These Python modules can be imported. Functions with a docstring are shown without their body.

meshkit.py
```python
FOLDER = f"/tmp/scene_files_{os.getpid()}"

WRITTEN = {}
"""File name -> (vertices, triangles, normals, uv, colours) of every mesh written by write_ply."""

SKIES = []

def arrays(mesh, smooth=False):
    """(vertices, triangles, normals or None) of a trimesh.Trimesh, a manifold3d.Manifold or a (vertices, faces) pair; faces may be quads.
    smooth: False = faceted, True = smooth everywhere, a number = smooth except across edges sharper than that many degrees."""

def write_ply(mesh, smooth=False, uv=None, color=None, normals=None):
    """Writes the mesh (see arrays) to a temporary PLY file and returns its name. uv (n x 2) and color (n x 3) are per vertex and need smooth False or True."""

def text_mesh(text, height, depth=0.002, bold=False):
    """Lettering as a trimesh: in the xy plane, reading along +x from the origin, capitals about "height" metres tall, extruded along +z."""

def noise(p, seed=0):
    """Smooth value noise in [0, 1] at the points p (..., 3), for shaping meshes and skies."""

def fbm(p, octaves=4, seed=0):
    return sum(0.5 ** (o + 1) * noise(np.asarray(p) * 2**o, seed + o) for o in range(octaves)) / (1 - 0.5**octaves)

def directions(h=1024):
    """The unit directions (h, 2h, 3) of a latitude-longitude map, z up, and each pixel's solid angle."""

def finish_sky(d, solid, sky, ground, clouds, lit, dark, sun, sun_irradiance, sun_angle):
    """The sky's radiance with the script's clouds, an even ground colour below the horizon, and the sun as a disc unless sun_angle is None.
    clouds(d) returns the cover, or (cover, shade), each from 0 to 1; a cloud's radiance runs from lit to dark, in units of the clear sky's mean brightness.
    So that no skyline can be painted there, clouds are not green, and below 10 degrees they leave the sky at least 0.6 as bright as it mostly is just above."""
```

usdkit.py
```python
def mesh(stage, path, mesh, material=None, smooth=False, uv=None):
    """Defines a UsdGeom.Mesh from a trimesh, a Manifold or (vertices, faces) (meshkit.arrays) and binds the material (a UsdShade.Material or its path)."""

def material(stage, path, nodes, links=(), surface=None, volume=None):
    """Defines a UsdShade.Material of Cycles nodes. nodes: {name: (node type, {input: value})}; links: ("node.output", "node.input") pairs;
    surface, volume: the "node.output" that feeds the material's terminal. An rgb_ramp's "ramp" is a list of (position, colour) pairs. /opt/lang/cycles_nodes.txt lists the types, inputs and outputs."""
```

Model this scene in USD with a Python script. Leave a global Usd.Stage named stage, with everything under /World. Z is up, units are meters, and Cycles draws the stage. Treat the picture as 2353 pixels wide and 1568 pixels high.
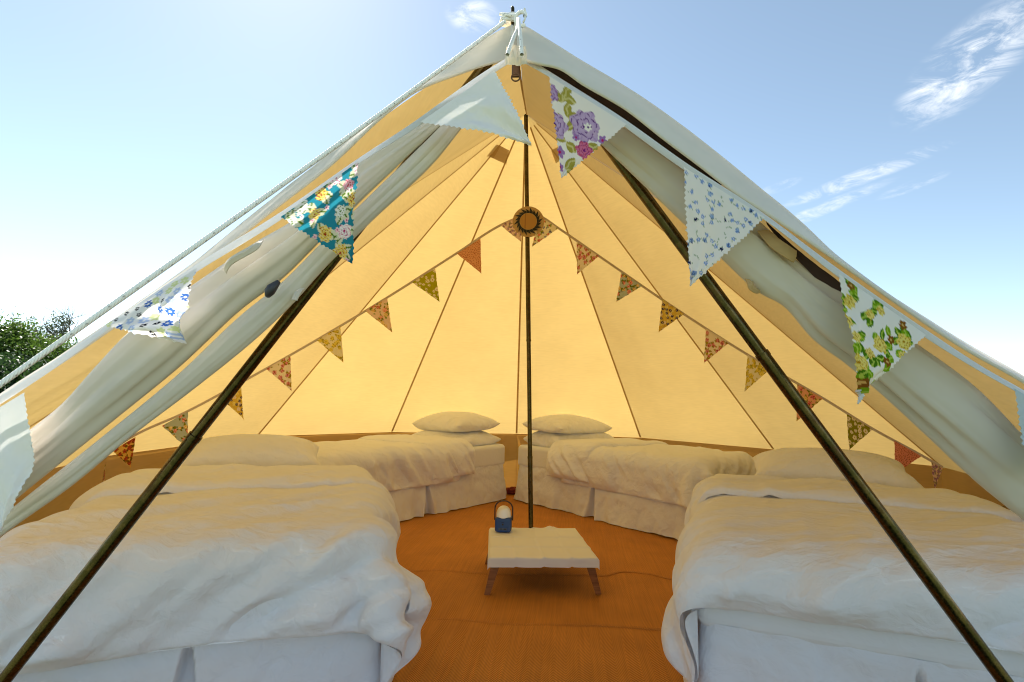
import math, random
import numpy as np, trimesh, usdkit, meshkit
from scipy import ndimage
from pxr import Usd, UsdGeom, UsdLux, UsdShade, Gf, Sdf, Vt

rng = np.random.default_rng(7)
stage = Usd.Stage.CreateInMemory()
UsdGeom.SetStageUpAxis(stage, 'Z'); UsdGeom.SetStageMetersPerUnit(stage, 1.0)
UsdGeom.Xform.Define(stage, '/World'); UsdGeom.Scope.Define(stage, '/World/Looks')

# ------------------------------------------------------------------ camera
EYE = np.array([0.035, -3.088, 0.988]); YAW, PITCH, ROLL, FPX = -0.034, 0.103, 0.015, 1175.7   # FPX: focal length for a 2353 px wide picture
cyw, syw, cp, sp, cr, sr = math.cos(YAW), math.sin(YAW), math.cos(PITCH), math.sin(PITCH), math.cos(ROLL), math.sin(ROLL)
def cam2world(d):
    X, Y, Z = d[..., 0], d[..., 1], d[..., 2]
    Y, Z = Y * cp - Z * sp, Y * sp + Z * cp
    return np.stack([X * cyw + Y * syw, -X * syw + Y * cyw, Z], -1)
def ray(px, py):
    u, v = np.asarray(px, float) - 1176.5, np.asarray(py, float) - 784.0
    u, v = u * cr + v * sr, -u * sr + v * cr
    return cam2world(np.stack([u / FPX, np.ones_like(u), -v / FPX], -1))
def at_y(px, py, y):
    d = ray(px, py); return EYE + d * ((np.asarray(y) - EYE[1]) / d[..., 1])[..., None]
def at_h(px, py, h):
    d = ray(px, py); return EYE + d * ((h - EYE[2]) / d[..., 2])[..., None]
fwd = cam2world(np.array([0., 1, 0])); r0 = cam2world(np.array([1., 0, 0])); u0 = cam2world(np.array([0., 0, 1]))
right, up = r0 * cr + u0 * sr, u0 * cr - r0 * sr
cam = UsdGeom.Camera.Define(stage, '/World/camera')
M = np.eye(4); M[0, :3], M[1, :3], M[2, :3], M[3, :3] = right, up, -fwd, EYE
cam.AddTransformOp().Set(Gf.Matrix4d(*M.ravel().tolist()))
cam.CreateHorizontalApertureAttr(36.0); cam.CreateVerticalApertureAttr(36.0 * 682 / 1024)
cam.CreateFocalLengthAttr(36.0 * FPX / 2353); cam.CreateClippingRangeAttr(Gf.Vec2f(0.05, 2000))
cam.CreateExposureAttr(2.1)

# ------------------------------------------------------------------ sky and sun
SUN_AZ, SUN_EL = math.radians(-30), math.radians(47)         # azimuth from +y towards +x
sun_dir = np.array([math.sin(SUN_AZ) * math.cos(SUN_EL), math.cos(SUN_AZ) * math.cos(SUN_EL), math.sin(SUN_EL)])
def dirpx(px, py): d = ray(px, py); return d / np.linalg.norm(d)
nodes = {'sky': ('sky_texture', {'sky_type': 'single_scattering', 'sun_disc': False, 'sun_elevation': SUN_EL, 'sun_rotation': math.atan2(sun_dir[0], sun_dir[1]), 'air_density': .75, 'aerosol_density': 0.18, 'ozone_density': .45}),
         'tc': ('texture_coordinate', {}),
         'bg': ('background_shader', {'strength': 0.05})}
links = []
# thin high cloud: wisps of stretched noise, each with its own place in the sky (direction), size and tilt
WISPS = [(2220, 150, .105, .052, 35, 1.0), (1985, 405, .13, .014, 12, .9), (1880, 485, .12, .012, 17, .75), (1085, 35, .05, .03, 0, .7), (2095, 428, .05, .009, 12, .55), (1790, 430, .04, .010, 12, .3), (2330, 15, .06, .02, 15, .4)]
prev = None
nodes['cn'] = ('noise_texture', {'scale': 13.0, 'detail': 10.0, 'roughness': .66, 'distortion': .9})
nodes['cm'] = ('mapping', {'rotation': (0, 0, .0), 'scale': (1, 1, 2.6)})
links += [('tc.generated', 'cm.vector'), ('cm.vector', 'cn.vector')]
nodes['cr'] = ('map_range', {'from_min': .40, 'from_max': .70, 'to_min': 0., 'to_max': 1., 'clamp': True, 'range_type': 'smoothstep'})
links.append(('cn.fac', 'cr.value'))
for i, (px, py, sx, sy, tilt, dens) in enumerate(WISPS):
    c = dirpx(px, py); e = np.cross(c, [0, 0, 1.]); e /= np.linalg.norm(e); n = np.cross(e, c)
    t = math.radians(tilt); a, b = e * math.cos(t) + n * math.sin(t), -e * math.sin(t) + n * math.cos(t)
    for k, (v, s) in enumerate(((a, sx), (b, sy))):
        nodes[f'd{i}{k}'] = ('vector_math', {'math_type': 'dot_product', 'vector2': tuple(v / s)})
        links.append(('tc.generated', f'd{i}{k}.vector1'))
        nodes[f'q{i}{k}'] = ('math', {'math_type': 'power', 'value2': 2.0})
        nodes[f'a{i}{k}'] = ('math', {'math_type': 'absolute'})
        links += [(f'd{i}{k}.value', f'a{i}{k}.value1'), (f'a{i}{k}.value', f'q{i}{k}.value1')]
    nodes[f's{i}'] = ('math', {'math_type': 'add'}); links += [(f'q{i}0.value', f's{i}.value1'), (f'q{i}1.value', f's{i}.value2')]
    nodes[f'f{i}'] = ('vector_math', {'math_type': 'dot_product', 'vector2': tuple(c)}); links.append(('tc.generated', f'f{i}.vector1'))
    nodes[f'g{i}'] = ('math', {'math_type': 'greater_than', 'value2': 0.}); links.append((f'f{i}.value', f'g{i}.value1'))
    nodes[f'm{i}'] = ('map_range', {'from_min': 1.0, 'from_max': 0.1, 'to_min': 0., 'to_max': dens, 'clamp': True, 'range_type': 'smoothstep'}); links.append((f's{i}.value', f'm{i}.value'))
    nodes[f'w{i}'] = ('math', {'math_type': 'multiply'}); links += [(f'm{i}.result', f'w{i}.value1'), (f'g{i}.value', f'w{i}.value2')]
    if prev:
        nodes[f'x{i}'] = ('math', {'math_type': 'maximum'}); links += [(prev, f'x{i}.value1'), (f'w{i}.value', f'x{i}.value2')]; prev = f'x{i}.value'
    else: prev = f'w{i}.value'
nodes['cov'] = ('math', {'math_type': 'multiply', 'use_clamp': True}); links += [(prev, 'cov.value1'), ('cr.result', 'cov.value2')]
nodes['mix'] = ('mix_color', {'blend_type': 'mix', 'b': (5.6, 5.8, 6.0), 'use_clamp': False})
nodes['hz'] = ('hsv', {'hue': .484, 'saturation': .82, 'value': 1.0, 'fac': 1.0})
links += [('cov.value', 'mix.fac'), ('sky.color', 'hz.color'), ('hz.color', 'mix.a'), ('mix.result', 'bg.color')]
skymat = usdkit.material(stage, '/World/Looks/sky', nodes, links, surface='bg.background')
dome = UsdLux.DomeLight.Define(stage, '/World/sky'); UsdShade.MaterialBindingAPI.Apply(dome.GetPrim()).Bind(skymat)
dome.GetPrim().SetCustomDataByKey('kind', 'structure')
sun = UsdLux.DistantLight.Define(stage, '/World/sun')
sun.CreateIntensityAttr(1.25); sun.CreateNormalizeAttr(True); sun.CreateAngleAttr(0.53); sun.CreateColorAttr(Gf.Vec3f(1.0, .95, .87))
zx = sun_dir; xx = np.cross([0, 0, 1.], zx); xx /= np.linalg.norm(xx); yx = np.cross(zx, xx)
M = np.eye(4); M[0, :3], M[1, :3], M[2, :3] = xx, yx, zx
sun.AddTransformOp().Set(Gf.Matrix4d(*M.ravel().tolist()))

# ------------------------------------------------------------------ helpers
used = {}
def path_for(name, parent):
    base = str(parent.GetPath()) if parent is not None else '/World'
    n = used.get((base, name), 0); used[(base, name)] = n + 1
    return f'{base}/{name}' + (f'_{n:03d}' if n else '')
def tag(p, label=None, cat=None, group=None, kind=None):
    for k, v in (('label', label), ('category', cat), ('group', group), ('kind', kind)):
        if v: p.SetCustomDataByKey(k, v)
    return p
def thing(name, label, cat, loc=(0, 0, 0), rot=0., group=None):
    x = UsdGeom.Xform.Define(stage, path_for(name, None)); x.AddTranslateOp().Set(Gf.Vec3d(*map(float, loc))); x.AddRotateZOp().Set(math.degrees(rot))
    return tag(x.GetPrim(), label, cat, group)
def obj(name, mesh, mat, parent=None, smooth=False, uv=None, color=None, label=None, cat=None, group=None, kind=None):
    m = usdkit.mesh(stage, path_for(name, parent), mesh, mat, smooth=smooth, uv=uv)
    if color is not None:
        UsdGeom.PrimvarsAPI(m).CreatePrimvar('print', Sdf.ValueTypeNames.Color3fArray, 'vertex').Set(Vt.Vec3fArray.FromNumpy(np.asarray(color, np.float32)))
    return tag(m.GetPrim(), label, cat, group, kind)
def cat_(ms): return trimesh.util.concatenate(ms)
def grid(P, closed_u=False, closed_v=False, flip=False):
    """vertices and quads of a grid of points P (n, m, 3)"""
    n, m = P.shape[:2]; i, j = np.meshgrid(np.arange(n if closed_u else n - 1), np.arange(m if closed_v else m - 1), indexing='ij')
    a, b, c, d = i * m + j, (i + 1) % n * m + j, (i + 1) % n * m + (j + 1) % m, i * m + (j + 1) % m
    q = np.stack([a, b, c, d], -1).reshape(-1, 4)
    if flip: q = q[:, ::-1]
    return P.reshape(-1, 3), np.vstack([q[:, [0, 1, 2]], q[:, [0, 2, 3]]])
def tm(vf): return trimesh.Trimesh(vf[0], vf[1], process=False)
def resample(pts, n):
    pts = np.asarray(pts, float); d = np.r_[0, np.cumsum(np.linalg.norm(np.diff(pts, axis=0), axis=1))]
    t = np.linspace(0, d[-1], n)
    if len(pts) > 3:
        from scipy.interpolate import PchipInterpolator
        return np.stack([PchipInterpolator(d, pts[:, k])(t) for k in range(pts.shape[1])], 1)
    return np.stack([np.interp(t, d, pts[:, k]) for k in range(pts.shape[1])], 1)
def tube(points, r, sides=10, caps=True):
    p = np.asarray(points, float); t = np.gradient(p, axis=0); t /= np.linalg.norm(t, axis=1, keepdims=True)
    ref = np.eye(3)[np.argmin(np.abs(t).max(0))]
    a = np.cross(t, ref); a /= np.linalg.norm(a, axis=1, keepdims=True); b = np.cross(t, a)
    r = np.broadcast_to(r, (len(p),)); ang = np.arange(sides) * 2 * np.pi / sides
    P = p[:, None] + r[:, None, None] * (np.cos(ang)[None, :, None] * a[:, None] + np.sin(ang)[None, :, None] * b[:, None])
    v, f = grid(P, closed_v=True)
    if caps:
        n = len(p); v = np.vstack([v, p[0], p[-1]]); k = np.arange(sides); o = (n - 1) * sides
        f = np.vstack([f, np.stack([np.full(sides, n * sides), k, (k + 1) % sides], 1), np.stack([np.full(sides, n * sides + 1), o + (k + 1) % sides, o + k], 1)])
    return tm((v, f))
def rbox(size, r, seg=4):
    """box with rounded edges, centred"""
    import manifold3d as m3
    h = np.asarray(size, float) / 2 - r
    s = m3.Manifold.sphere(r, seg * 4)
    pts = [s.translate([sx * h[0], sy * h[1], sz * h[2]]) for sx in (-1, 1) for sy in (-1, 1) for sz in (-1, 1)]
    m = m3.Manifold.batch_hull(pts).to_mesh(); return trimesh.Trimesh(m.vert_properties[:, :3], m.tri_verts, process=False)
def cyl(r, h, sides=24, loc=(0, 0, 0)):
    c = trimesh.creation.cylinder(r, h, sections=sides); c.apply_translation(loc); return c
fbm, noise = meshkit.fbm, meshkit.noise
def lathe(profile, sides=32):
    a = np.arange(sides) * 2 * np.pi / sides; p = np.asarray(profile, float)
    P = np.stack([p[:, None, 0] * np.cos(a), p[:, None, 0] * np.sin(a), np.repeat(p[:, 1:2], sides, 1)], -1)
    return tm(grid(P, closed_v=True, flip=True))

# ------------------------------------------------------------------ materials
def mat(name, nodes, links=(), surface='p.BSDF'): return usdkit.material(stage, f'/World/Looks/{name}', nodes, links, surface=surface)
def plain(name, col, rough=.6, **kw): return mat(name, {'p': ('principled_bsdf', {'base_color': col, 'roughness': rough, **kw})})
def canvas(name, refl, trans, t, weave=.25, lines=(14, 14, 120)):
    """cotton canvas: scatters part of the light back and lets part through, tinted"""
    return mat(name, {'g': ('geometry', {}), 'n': ('noise_texture', {'scale': 3.0, 'detail': 5.0, 'roughness': .6}), 'n2': ('noise_texture', {'scale': 900.0, 'detail': 2.0}),
        'st': ('mapping', {'scale': lines}), 'n3': ('noise_texture', {'scale': 1.0, 'detail': 3.0}),
        'r': ('rgb_ramp', {'ramp': [(.3, (.955, .945, .925)), (.7, (1.02, 1.02, 1.02))]}),
        'r3': ('rgb_ramp', {'ramp': [(.3, (.96, .96, .96)), (.7, (1.03, 1.03, 1.03))]}),
        'mm': ('mix_color', {'blend_type': 'multiply', 'fac': 1.0, 'use_clamp': False}),
        'm1': ('mix_color', {'blend_type': 'multiply', 'fac': 1.0, 'b': refl, 'use_clamp': False}), 'm2': ('mix_color', {'blend_type': 'multiply', 'fac': 1.0, 'b': trans, 'use_clamp': False}),
        'b': ('bump', {'strength': weave, 'distance': .002}), 'ad': ('math', {'math_type': 'multiply_add', 'value2': .35}),
        'd': ('diffuse_bsdf', {'roughness': .4}), 't': ('translucent_bsdf', {}), 'x': ('mix_closure', {'fac': t})},
        [('g.position', 'n.vector'), ('g.position', 'n2.vector'), ('g.position', 'st.vector'), ('st.vector', 'n3.vector'), ('n3.fac', 'r3.fac'), ('n.fac', 'r.fac'),
         ('r.color', 'mm.a'), ('r3.color', 'mm.b'), ('mm.result', 'm1.a'), ('mm.result', 'm2.a'),
         ('n2.fac', 'ad.value1'), ('n.fac', 'ad.value3'), ('ad.value', 'b.height'), ('b.normal', 'd.normal'), ('m1.result', 'd.color'), ('m2.result', 't.color'), ('d.BSDF', 'x.closure1'), ('t.BSDF', 'x.closure2')], surface='x.closure')
CANVAS = canvas('canvas', (.68, .55, .35), (.97, .69, .235), .118)
CANVAS2 = canvas('canvas_double', (.58, .41, .20), (.82, .40, .07), .06)
SEAM = canvas('canvas_seam', (.60, .44, .22), (.85, .46, .10), .085)
ROLLED = canvas('canvas_rolled', (.72, .66, .57), (.5, .3, .1), .04, lines=(9, 9, 9))
HOODM = canvas('canvas_hood', (.80, .74, .66), (.6, .4, .15), .04, lines=(9, 9, 9))
def cloth(name, col, tr=.12, bump=.25, crumple=.0):
    """cotton: soft rumples, a net of sharper creases and the weave"""
    return mat(name, {'g': ('geometry', {}), 'mp': ('mapping', {'rotation': (.3, .2, .7), 'scale': (1, 2.4, 1.6)}), 'n': ('noise_texture', {'scale': 13.0, 'detail': 4.0, 'roughness': .55, 'distortion': 1.1}), 'w': ('noise_texture', {'scale': 500.0, 'detail': 1.0}),
        'wn': ('noise_texture', {'scale': 5.0, 'detail': 3.0}), 'sc': ('vector_math', {'math_type': 'multiply_add', 'vector2': (.28, .28, .28)}), 'v1': ('voronoi_texture', {'scale': 4.5, 'feature': 'f1'}), 'v2': ('voronoi_texture', {'scale': 11.0, 'feature': 'f1'}),
        'va': ('math', {'math_type': 'multiply_add', 'value2': .45}), 'vc': ('math', {'math_type': 'multiply_add', 'value2': crumple}),
        'ad': ('math', {'math_type': 'multiply_add', 'value2': .04}), 'b': ('bump', {'strength': min(1.0, bump * 2), 'distance': .009}),
        'p': ('principled_bsdf', {'base_color': col, 'roughness': .85, 'specular_ior_level': .2, 'sheen_weight': .15}), 't': ('translucent_bsdf', {'color': col}), 'x': ('mix_closure', {'fac': tr})},
        [('g.position', 'mp.vector'), ('mp.vector', 'n.vector'), ('g.position', 'w.vector'), ('g.position', 'wn.vector'), ('wn.color', 'sc.vector1'), ('mp.vector', 'sc.vector3'), ('sc.vector', 'v1.vector'), ('sc.vector', 'v2.vector'),
         ('v2.distance', 'va.value1'), ('v1.distance', 'va.value3'), ('va.value', 'vc.value1'), ('n.fac', 'vc.value3'),
         ('w.fac', 'ad.value1'), ('vc.value', 'ad.value3'), ('ad.value', 'b.height'), ('b.normal', 'p.normal'), ('p.BSDF', 'x.closure1'), ('t.BSDF', 'x.closure2')], surface='x.closure')
LINEN = cloth('white_cotton', (.86, .86, .90), bump=.4, crumple=1.6)
SHEET = cloth('white_sheet', (.85, .85, .87), bump=.15)
SKIRT = cloth('valance_cotton', (.83, .83, .87), bump=.3, crumple=1.2)
TAPE = cloth('white_tape', (.80, .80, .82), .25, .1)
COTTON_PRINT = mat('cotton_print', {'a': ('attribute', {'attribute': 'print'}), 'g': ('geometry', {}), 'n': ('noise_texture', {'scale': 60.0, 'detail': 4.0}), 'b': ('bump', {'strength': .2, 'distance': .003}),
    'd': ('diffuse_bsdf', {}), 't': ('translucent_bsdf', {}), 'x': ('mix_closure', {'fac': .28})},
    [('g.position', 'n.vector'), ('n.fac', 'b.height'), ('b.normal', 'd.normal'), ('a.color', 'd.color'), ('a.color', 't.color'), ('d.BSDF', 'x.closure1'), ('t.BSDF', 'x.closure2')], surface='x.closure')
WHITE_FLAG = mat('plain_cotton', {'a': ('attribute', {'attribute': 'print'}), 'g': ('geometry', {}), 'n': ('noise_texture', {'scale': 30.0, 'detail': 4.0, 'distortion': 1.0}), 'b': ('bump', {'strength': .35, 'distance': .008}),
    'd': ('diffuse_bsdf', {}), 't': ('translucent_bsdf', {}), 'x': ('mix_closure', {'fac': .10})},
    [('g.position', 'n.vector'), ('n.fac', 'b.height'), ('b.normal', 'd.normal'), ('a.color', 'd.color'), ('a.color', 't.color'), ('d.BSDF', 'x.closure1'), ('t.BSDF', 'x.closure2')], surface='x.closure')
STEEL = mat('zinc_steel', {'g': ('geometry', {}), 'n': ('noise_texture', {'scale': 14.0, 'detail': 6.0, 'roughness': .7}), 'n2': ('noise_texture', {'scale': 160.0, 'detail': 3.0}),
    'r': ('rgb_ramp', {'ramp': [(.3, (.08, .045, .025)), (.45, (.13, .095, .04)), (.55, (.075, .065, .026)), (.72, (.11, .055, .032))]}),
    'rr': ('map_range', {'from_min': .3, 'from_max': .7, 'to_min': .16, 'to_max': .32}), 'p': ('principled_bsdf', {'metallic': 1.0})},
    [('g.position', 'n.vector'), ('g.position', 'n2.vector'), ('n.fac', 'r.fac'), ('r.color', 'p.base_color'), ('n2.fac', 'rr.value'), ('rr.result', 'p.roughness')])
WOOD = mat('table_wood', {'tc': ('texture_coordinate', {}), 'mp': ('mapping', {'scale': (3, 40, 40)}), 'n': ('noise_texture', {'scale': 2.0, 'detail': 6.0, 'distortion': 1.0}),
    'r': ('rgb_ramp', {'ramp': [(.3, (.15, .050, .012)), (.7, (.29, .11, .03))]}), 'p': ('principled_bsdf', {'roughness': .65, 'specular_ior_level': .25})},
    [('tc.object', 'mp.vector'), ('mp.vector', 'n.vector'), ('n.fac', 'r.fac'), ('r.color', 'p.base_color')])
BLACK = plain('black_plastic', (.02, .02, .022), .45)
DARK = plain('painted_shade', (.035, .016, .008), .9)  # near-black colour standing in for shade between canvas layers
BRASS = plain('dark_brass', (.12, .07, .04), .4, metallic=.8)
BLUE = plain('blue_plastic', (.012, .055, .20), .4)
GLOBE = mat('globe', {'p': ('principled_bsdf', {'base_color': (.82, .78, .7), 'roughness': .35, 'subsurface_weight': .3, 'subsurface_radius': (.02, .015, .01)})})
ROPE = mat('rope', {'u': ('uvmap', {'attribute': 'st'}), 'v': ('voronoi_texture', {'dimensions': '2D', 'scale': 1.0, 'randomness': .35}), 'r': ('rgb_ramp', {'ramp': [(.0, (.42, .38, .33)), (.07, (.42, .38, .33)), (.11, (.88, .84, .75)), (1, (.88, .84, .75))]}),
    'w': ('wave_texture', {'scale': 2.2, 'bands_direction': 'diagonal'}), 'b': ('bump', {'strength': .6, 'distance': .002}), 'p': ('principled_bsdf', {'roughness': .8})},
    [('u.UV', 'v.vector'), ('u.UV', 'w.vector'), ('w.fac', 'b.height'), ('b.normal', 'p.normal'), ('v.distance', 'r.fac'), ('r.color', 'p.base_color')])
# ------------------------------------------------------------------ ground and trees
GRASS = mat('meadow', {'g': ('geometry', {}), 'n': ('noise_texture', {'scale': 1.3, 'detail': 6.0}), 'n2': ('noise_texture', {'scale': 60.0, 'detail': 4.0}), 'm': ('mix_float', {'fac': .5}),
    'r': ('rgb_ramp', {'ramp': [(.3, (.05, .075, .03)), (.55, (.09, .11, .055)), (.75, (.13, .14, .08))]}), 'b': ('bump', {'strength': .6, 'distance': .05}), 'p': ('principled_bsdf', {'roughness': .9, 'specular_ior_level': .1})},
    [('g.position', 'n.vector'), ('g.position', 'n2.vector'), ('n.fac', 'm.a'), ('n2.fac', 'm.b'), ('m.result', 'r.fac'), ('n2.fac', 'b.height'), ('b.normal', 'p.normal'), ('r.color', 'p.base_color')])
a = np.arange(96) * 2 * np.pi / 96
rad = np.array([0.01, 1.5, 2.2, 3, 4, 6, 9, 14, 22, 35, 60, 120, 300, 900.])
G = np.stack([rad[:, None] * np.cos(a), rad[:, None] * np.sin(a), np.zeros((len(rad), 96))], -1)
G[..., 2] = -.03 + np.where(rad[:, None] > 3.2, .25 * (fbm(G * .08, 3) - .5) * np.clip(rad[:, None] / 30, 0, 1), 0)
obj('ground', tm(grid(G, closed_v=True, flip=False)), GRASS, smooth=True, kind='structure')

def leafmat(name, c0, c1):
    return mat(name, {'g': ('geometry', {}), 'r': ('rgb_ramp', {'ramp': [(0, c0), (1, c1)]}), 'd': ('principled_bsdf', {'roughness': .5, 'specular_ior_level': .3}), 't': ('translucent_bsdf', {}), 'x': ('mix_closure', {'fac': .4})},
               [('g.random_per_island', 'r.fac'), ('r.color', 'd.base_color'), ('r.color', 't.color'), ('d.BSDF', 'x.closure1'), ('t.BSDF', 'x.closure2')], surface='x.closure')
BARK = mat('bark', {'g': ('geometry', {}), 'n': ('noise_texture', {'scale': 9.0, 'detail': 6.0}), 'r': ('rgb_ramp', {'ramp': [(.3, (.03, .024, .018)), (.7, (.10, .08, .06))]}), 'p': ('principled_bsdf', {'roughness': .9})}, [('g.position', 'n.vector'), ('n.fac', 'r.fac'), ('r.color', 'p.base_color')])
LEAF = leafmat('oak_leaf', (.06, .11, .015), (.18, .25, .05)); LEAF2 = leafmat('ash_leaf', (.05, .075, .03), (.10, .13, .06)); LEAF3 = leafmat('hedge_leaf', (.02, .045, .01), (.06, .095, .02))
def tree(label, loc, height, spread, nlimb, nleaf, leaf, lm, seed, bare=False, trunk_r=.22, cat='tree', group=None, name='tree'):
    r = np.random.default_rng(seed); t = thing(name, label, cat, loc, 0, group)
    segs = []; tips = []
    def limb(p, d, L, rad, depth):
        n = 5; pts = [p]
        for i in range(n):
            d = d + r.normal(0, .16, 3) + np.array([0, 0, .05]); d /= np.linalg.norm(d); p = p + d * L / n; pts.append(p)
        segs.append(tube(pts, np.linspace(rad, rad * .55, n + 1), 5 if depth else 8))
        if depth >= (4 if bare else 2): tips.append(p); tips.append(pts[3]); return
        for k in range(nlimb if depth else nlimb + 2):
            ax = r.normal(0, 1, 3); dd = d * .65 + ax / np.linalg.norm(ax) * .75 + np.array([0, 0, .18]); dd /= np.linalg.norm(dd)
            base = pts[r.integers(2 if depth else 3, n + 1)]
            limb(base, dd, L * r.uniform(.55, .8), rad * .5, depth + 1)
    limb(np.zeros(3), np.array([0, 0, 1.]), height * .42, trunk_r, 0)
    obj('trunk', cat_(segs), BARK, t, smooth=50)
    tips = np.array(tips); top = tips[:, 2].max()
    tips *= np.array([spread / max(1e-3, np.abs(tips[:, :2]).max()), spread / max(1e-3, np.abs(tips[:, :2]).max()), 1.0])
    tips[:, 2] *= height * .95 / top
    c = tips[r.integers(0, len(tips), nleaf)] + r.normal(0, 1, (nleaf, 3)) * (spread * (.05 if bare else .17)) * np.array([1, 1, .8])
    c = c[c[:, 2] > height * (.3 if name == 'tree' else .02)]; n = len(c)
    u = r.normal(0, 1, (n, 3)); u /= np.linalg.norm(u, axis=1, keepdims=True); w = np.cross(u, r.normal(0, 1, (n, 3))); w /= np.linalg.norm(w, axis=1, keepdims=True)
    s = leaf * r.uniform(.6, 1.3, (n, 1)); v = np.stack([c - u * s, c + w * s * .55, c + u * s, c - w * s * .55], 1).reshape(-1, 3)
    i = np.arange(n)[:, None] * 4; f = np.vstack([i + [0, 1, 2], i + [0, 2, 3]])
    obj('crown', tm((v, f)), lm, t, kind=None); return t
def far(px, dist):
    d = ray(px, 900.); d = d / np.linalg.norm(d[:2]); p = EYE + d * dist; return (p[0], p[1], -.1)
tree('full bright green leafy tree behind the left guy rope', far(22, 42), 4.7, 2.5, 5, 42000, .085, LEAF, 3)
tree('thin half bare tree with fine branches right of the leafy tree', far(116, 46), 6.6, 2.4, 4, 3500, .07, LEAF2, 11, bare=True, trunk_r=.15)
tree('low dark bush below the leafy tree at left', far(30, 34), 1.9, 3.0, 4, 16000, .09, LEAF3, 8, cat='bush', name='bush', trunk_r=.08)

# ------------------------------------------------------------------ the tent
tent = thing('bell_tent', 'cream canvas bell tent with its front open, glowing orange inside', 'tent')
HW = .581; R = 2.5
APEX = at_y(1208, 262, 0.05)
SEAMPX = [(590, 1003), (900, 993), (1187, 997), (1472, 1006), (1778, 1033), (2165, 1073)]
ring_in = [at_h(*p, HW) for p in SEAMPX]
def rp(deg): return np.array([R * math.cos(math.radians(deg)), R * math.sin(math.radians(deg)), HW])
TIP = at_y(1190, 62, -2.0)
FL_, FR_ = np.array([-1.634, -2.0, HW]), np.array([1.652, -2.0, HW])
ring = [FL_, rp(212), rp(181)] + ring_in + [rp(-31), FR_]
NS, NV = 26, 44
panels = []
def panel_pts(a, b, top, seed, sag=.045, nu=NS, nv=NV, u0=0., u1=1.):
    u = np.linspace(u0, u1, nu)[None, :, None]; v = (np.linspace(0.0, 1, nv) ** .9)[:, None, None]
    low = a * (1 - u) + b * u; P = top * (1 - v) + low * v
    n = np.cross(b - a, top - a); n /= np.linalg.norm(n); c = (a + b) / 2
    if np.dot(n, np.array([0, 0, 1.0]) - c) < 0: n = -n                     # inwards
    s = np.sin(np.pi * u) * (v ** 1.2) * np.linalg.norm(b - a) * sag
    uu, vv = np.broadcast_to(u[..., 0], P.shape[:2]), np.broadcast_to(v[..., 0], P.shape[:2])
    wr = np.zeros(P.shape[:2])
    for cx, sg in ((0., 1), (1., -1)):                                          # pull wrinkles fanning from the two guy points
        dx, dy = (uu - cx) * 1.3 * sg, (1.02 - vv) * 2.6; rr = np.hypot(dx, dy); an = np.arctan2(dx, dy)
        wr += (noise(np.stack([an * 16, rr * .5, np.full_like(an, seed)], -1), seed) - .5) * .016 * np.exp(-rr * 1.9) * np.clip(rr * 5, 0, 1)
    wr += (fbm(np.stack([uu * 3 + vv, vv * 5, np.full_like(uu, seed)], -1), 4, seed) - .5) * .012 * np.sin(np.pi * uu) * np.clip(vv * 1.6, 0, 1)
    return P + n * ((s + wr[..., None]) * (1 - v ** 8)), n
for k in range(len(ring) - 1):
    if k == 0 or k == len(ring) - 2: continue
    P, n = panel_pts(ring[k], ring[k + 1], APEX, k); panels.append((P, n))
    obj('roof_panel', grid(P), CANVAS, tent, smooth=True)
def ridge(v): return APEX * (1 - v) + TIP * v + np.array([0, 0, -.03]) * np.sin(np.pi * v)
FRONT = {}
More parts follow.
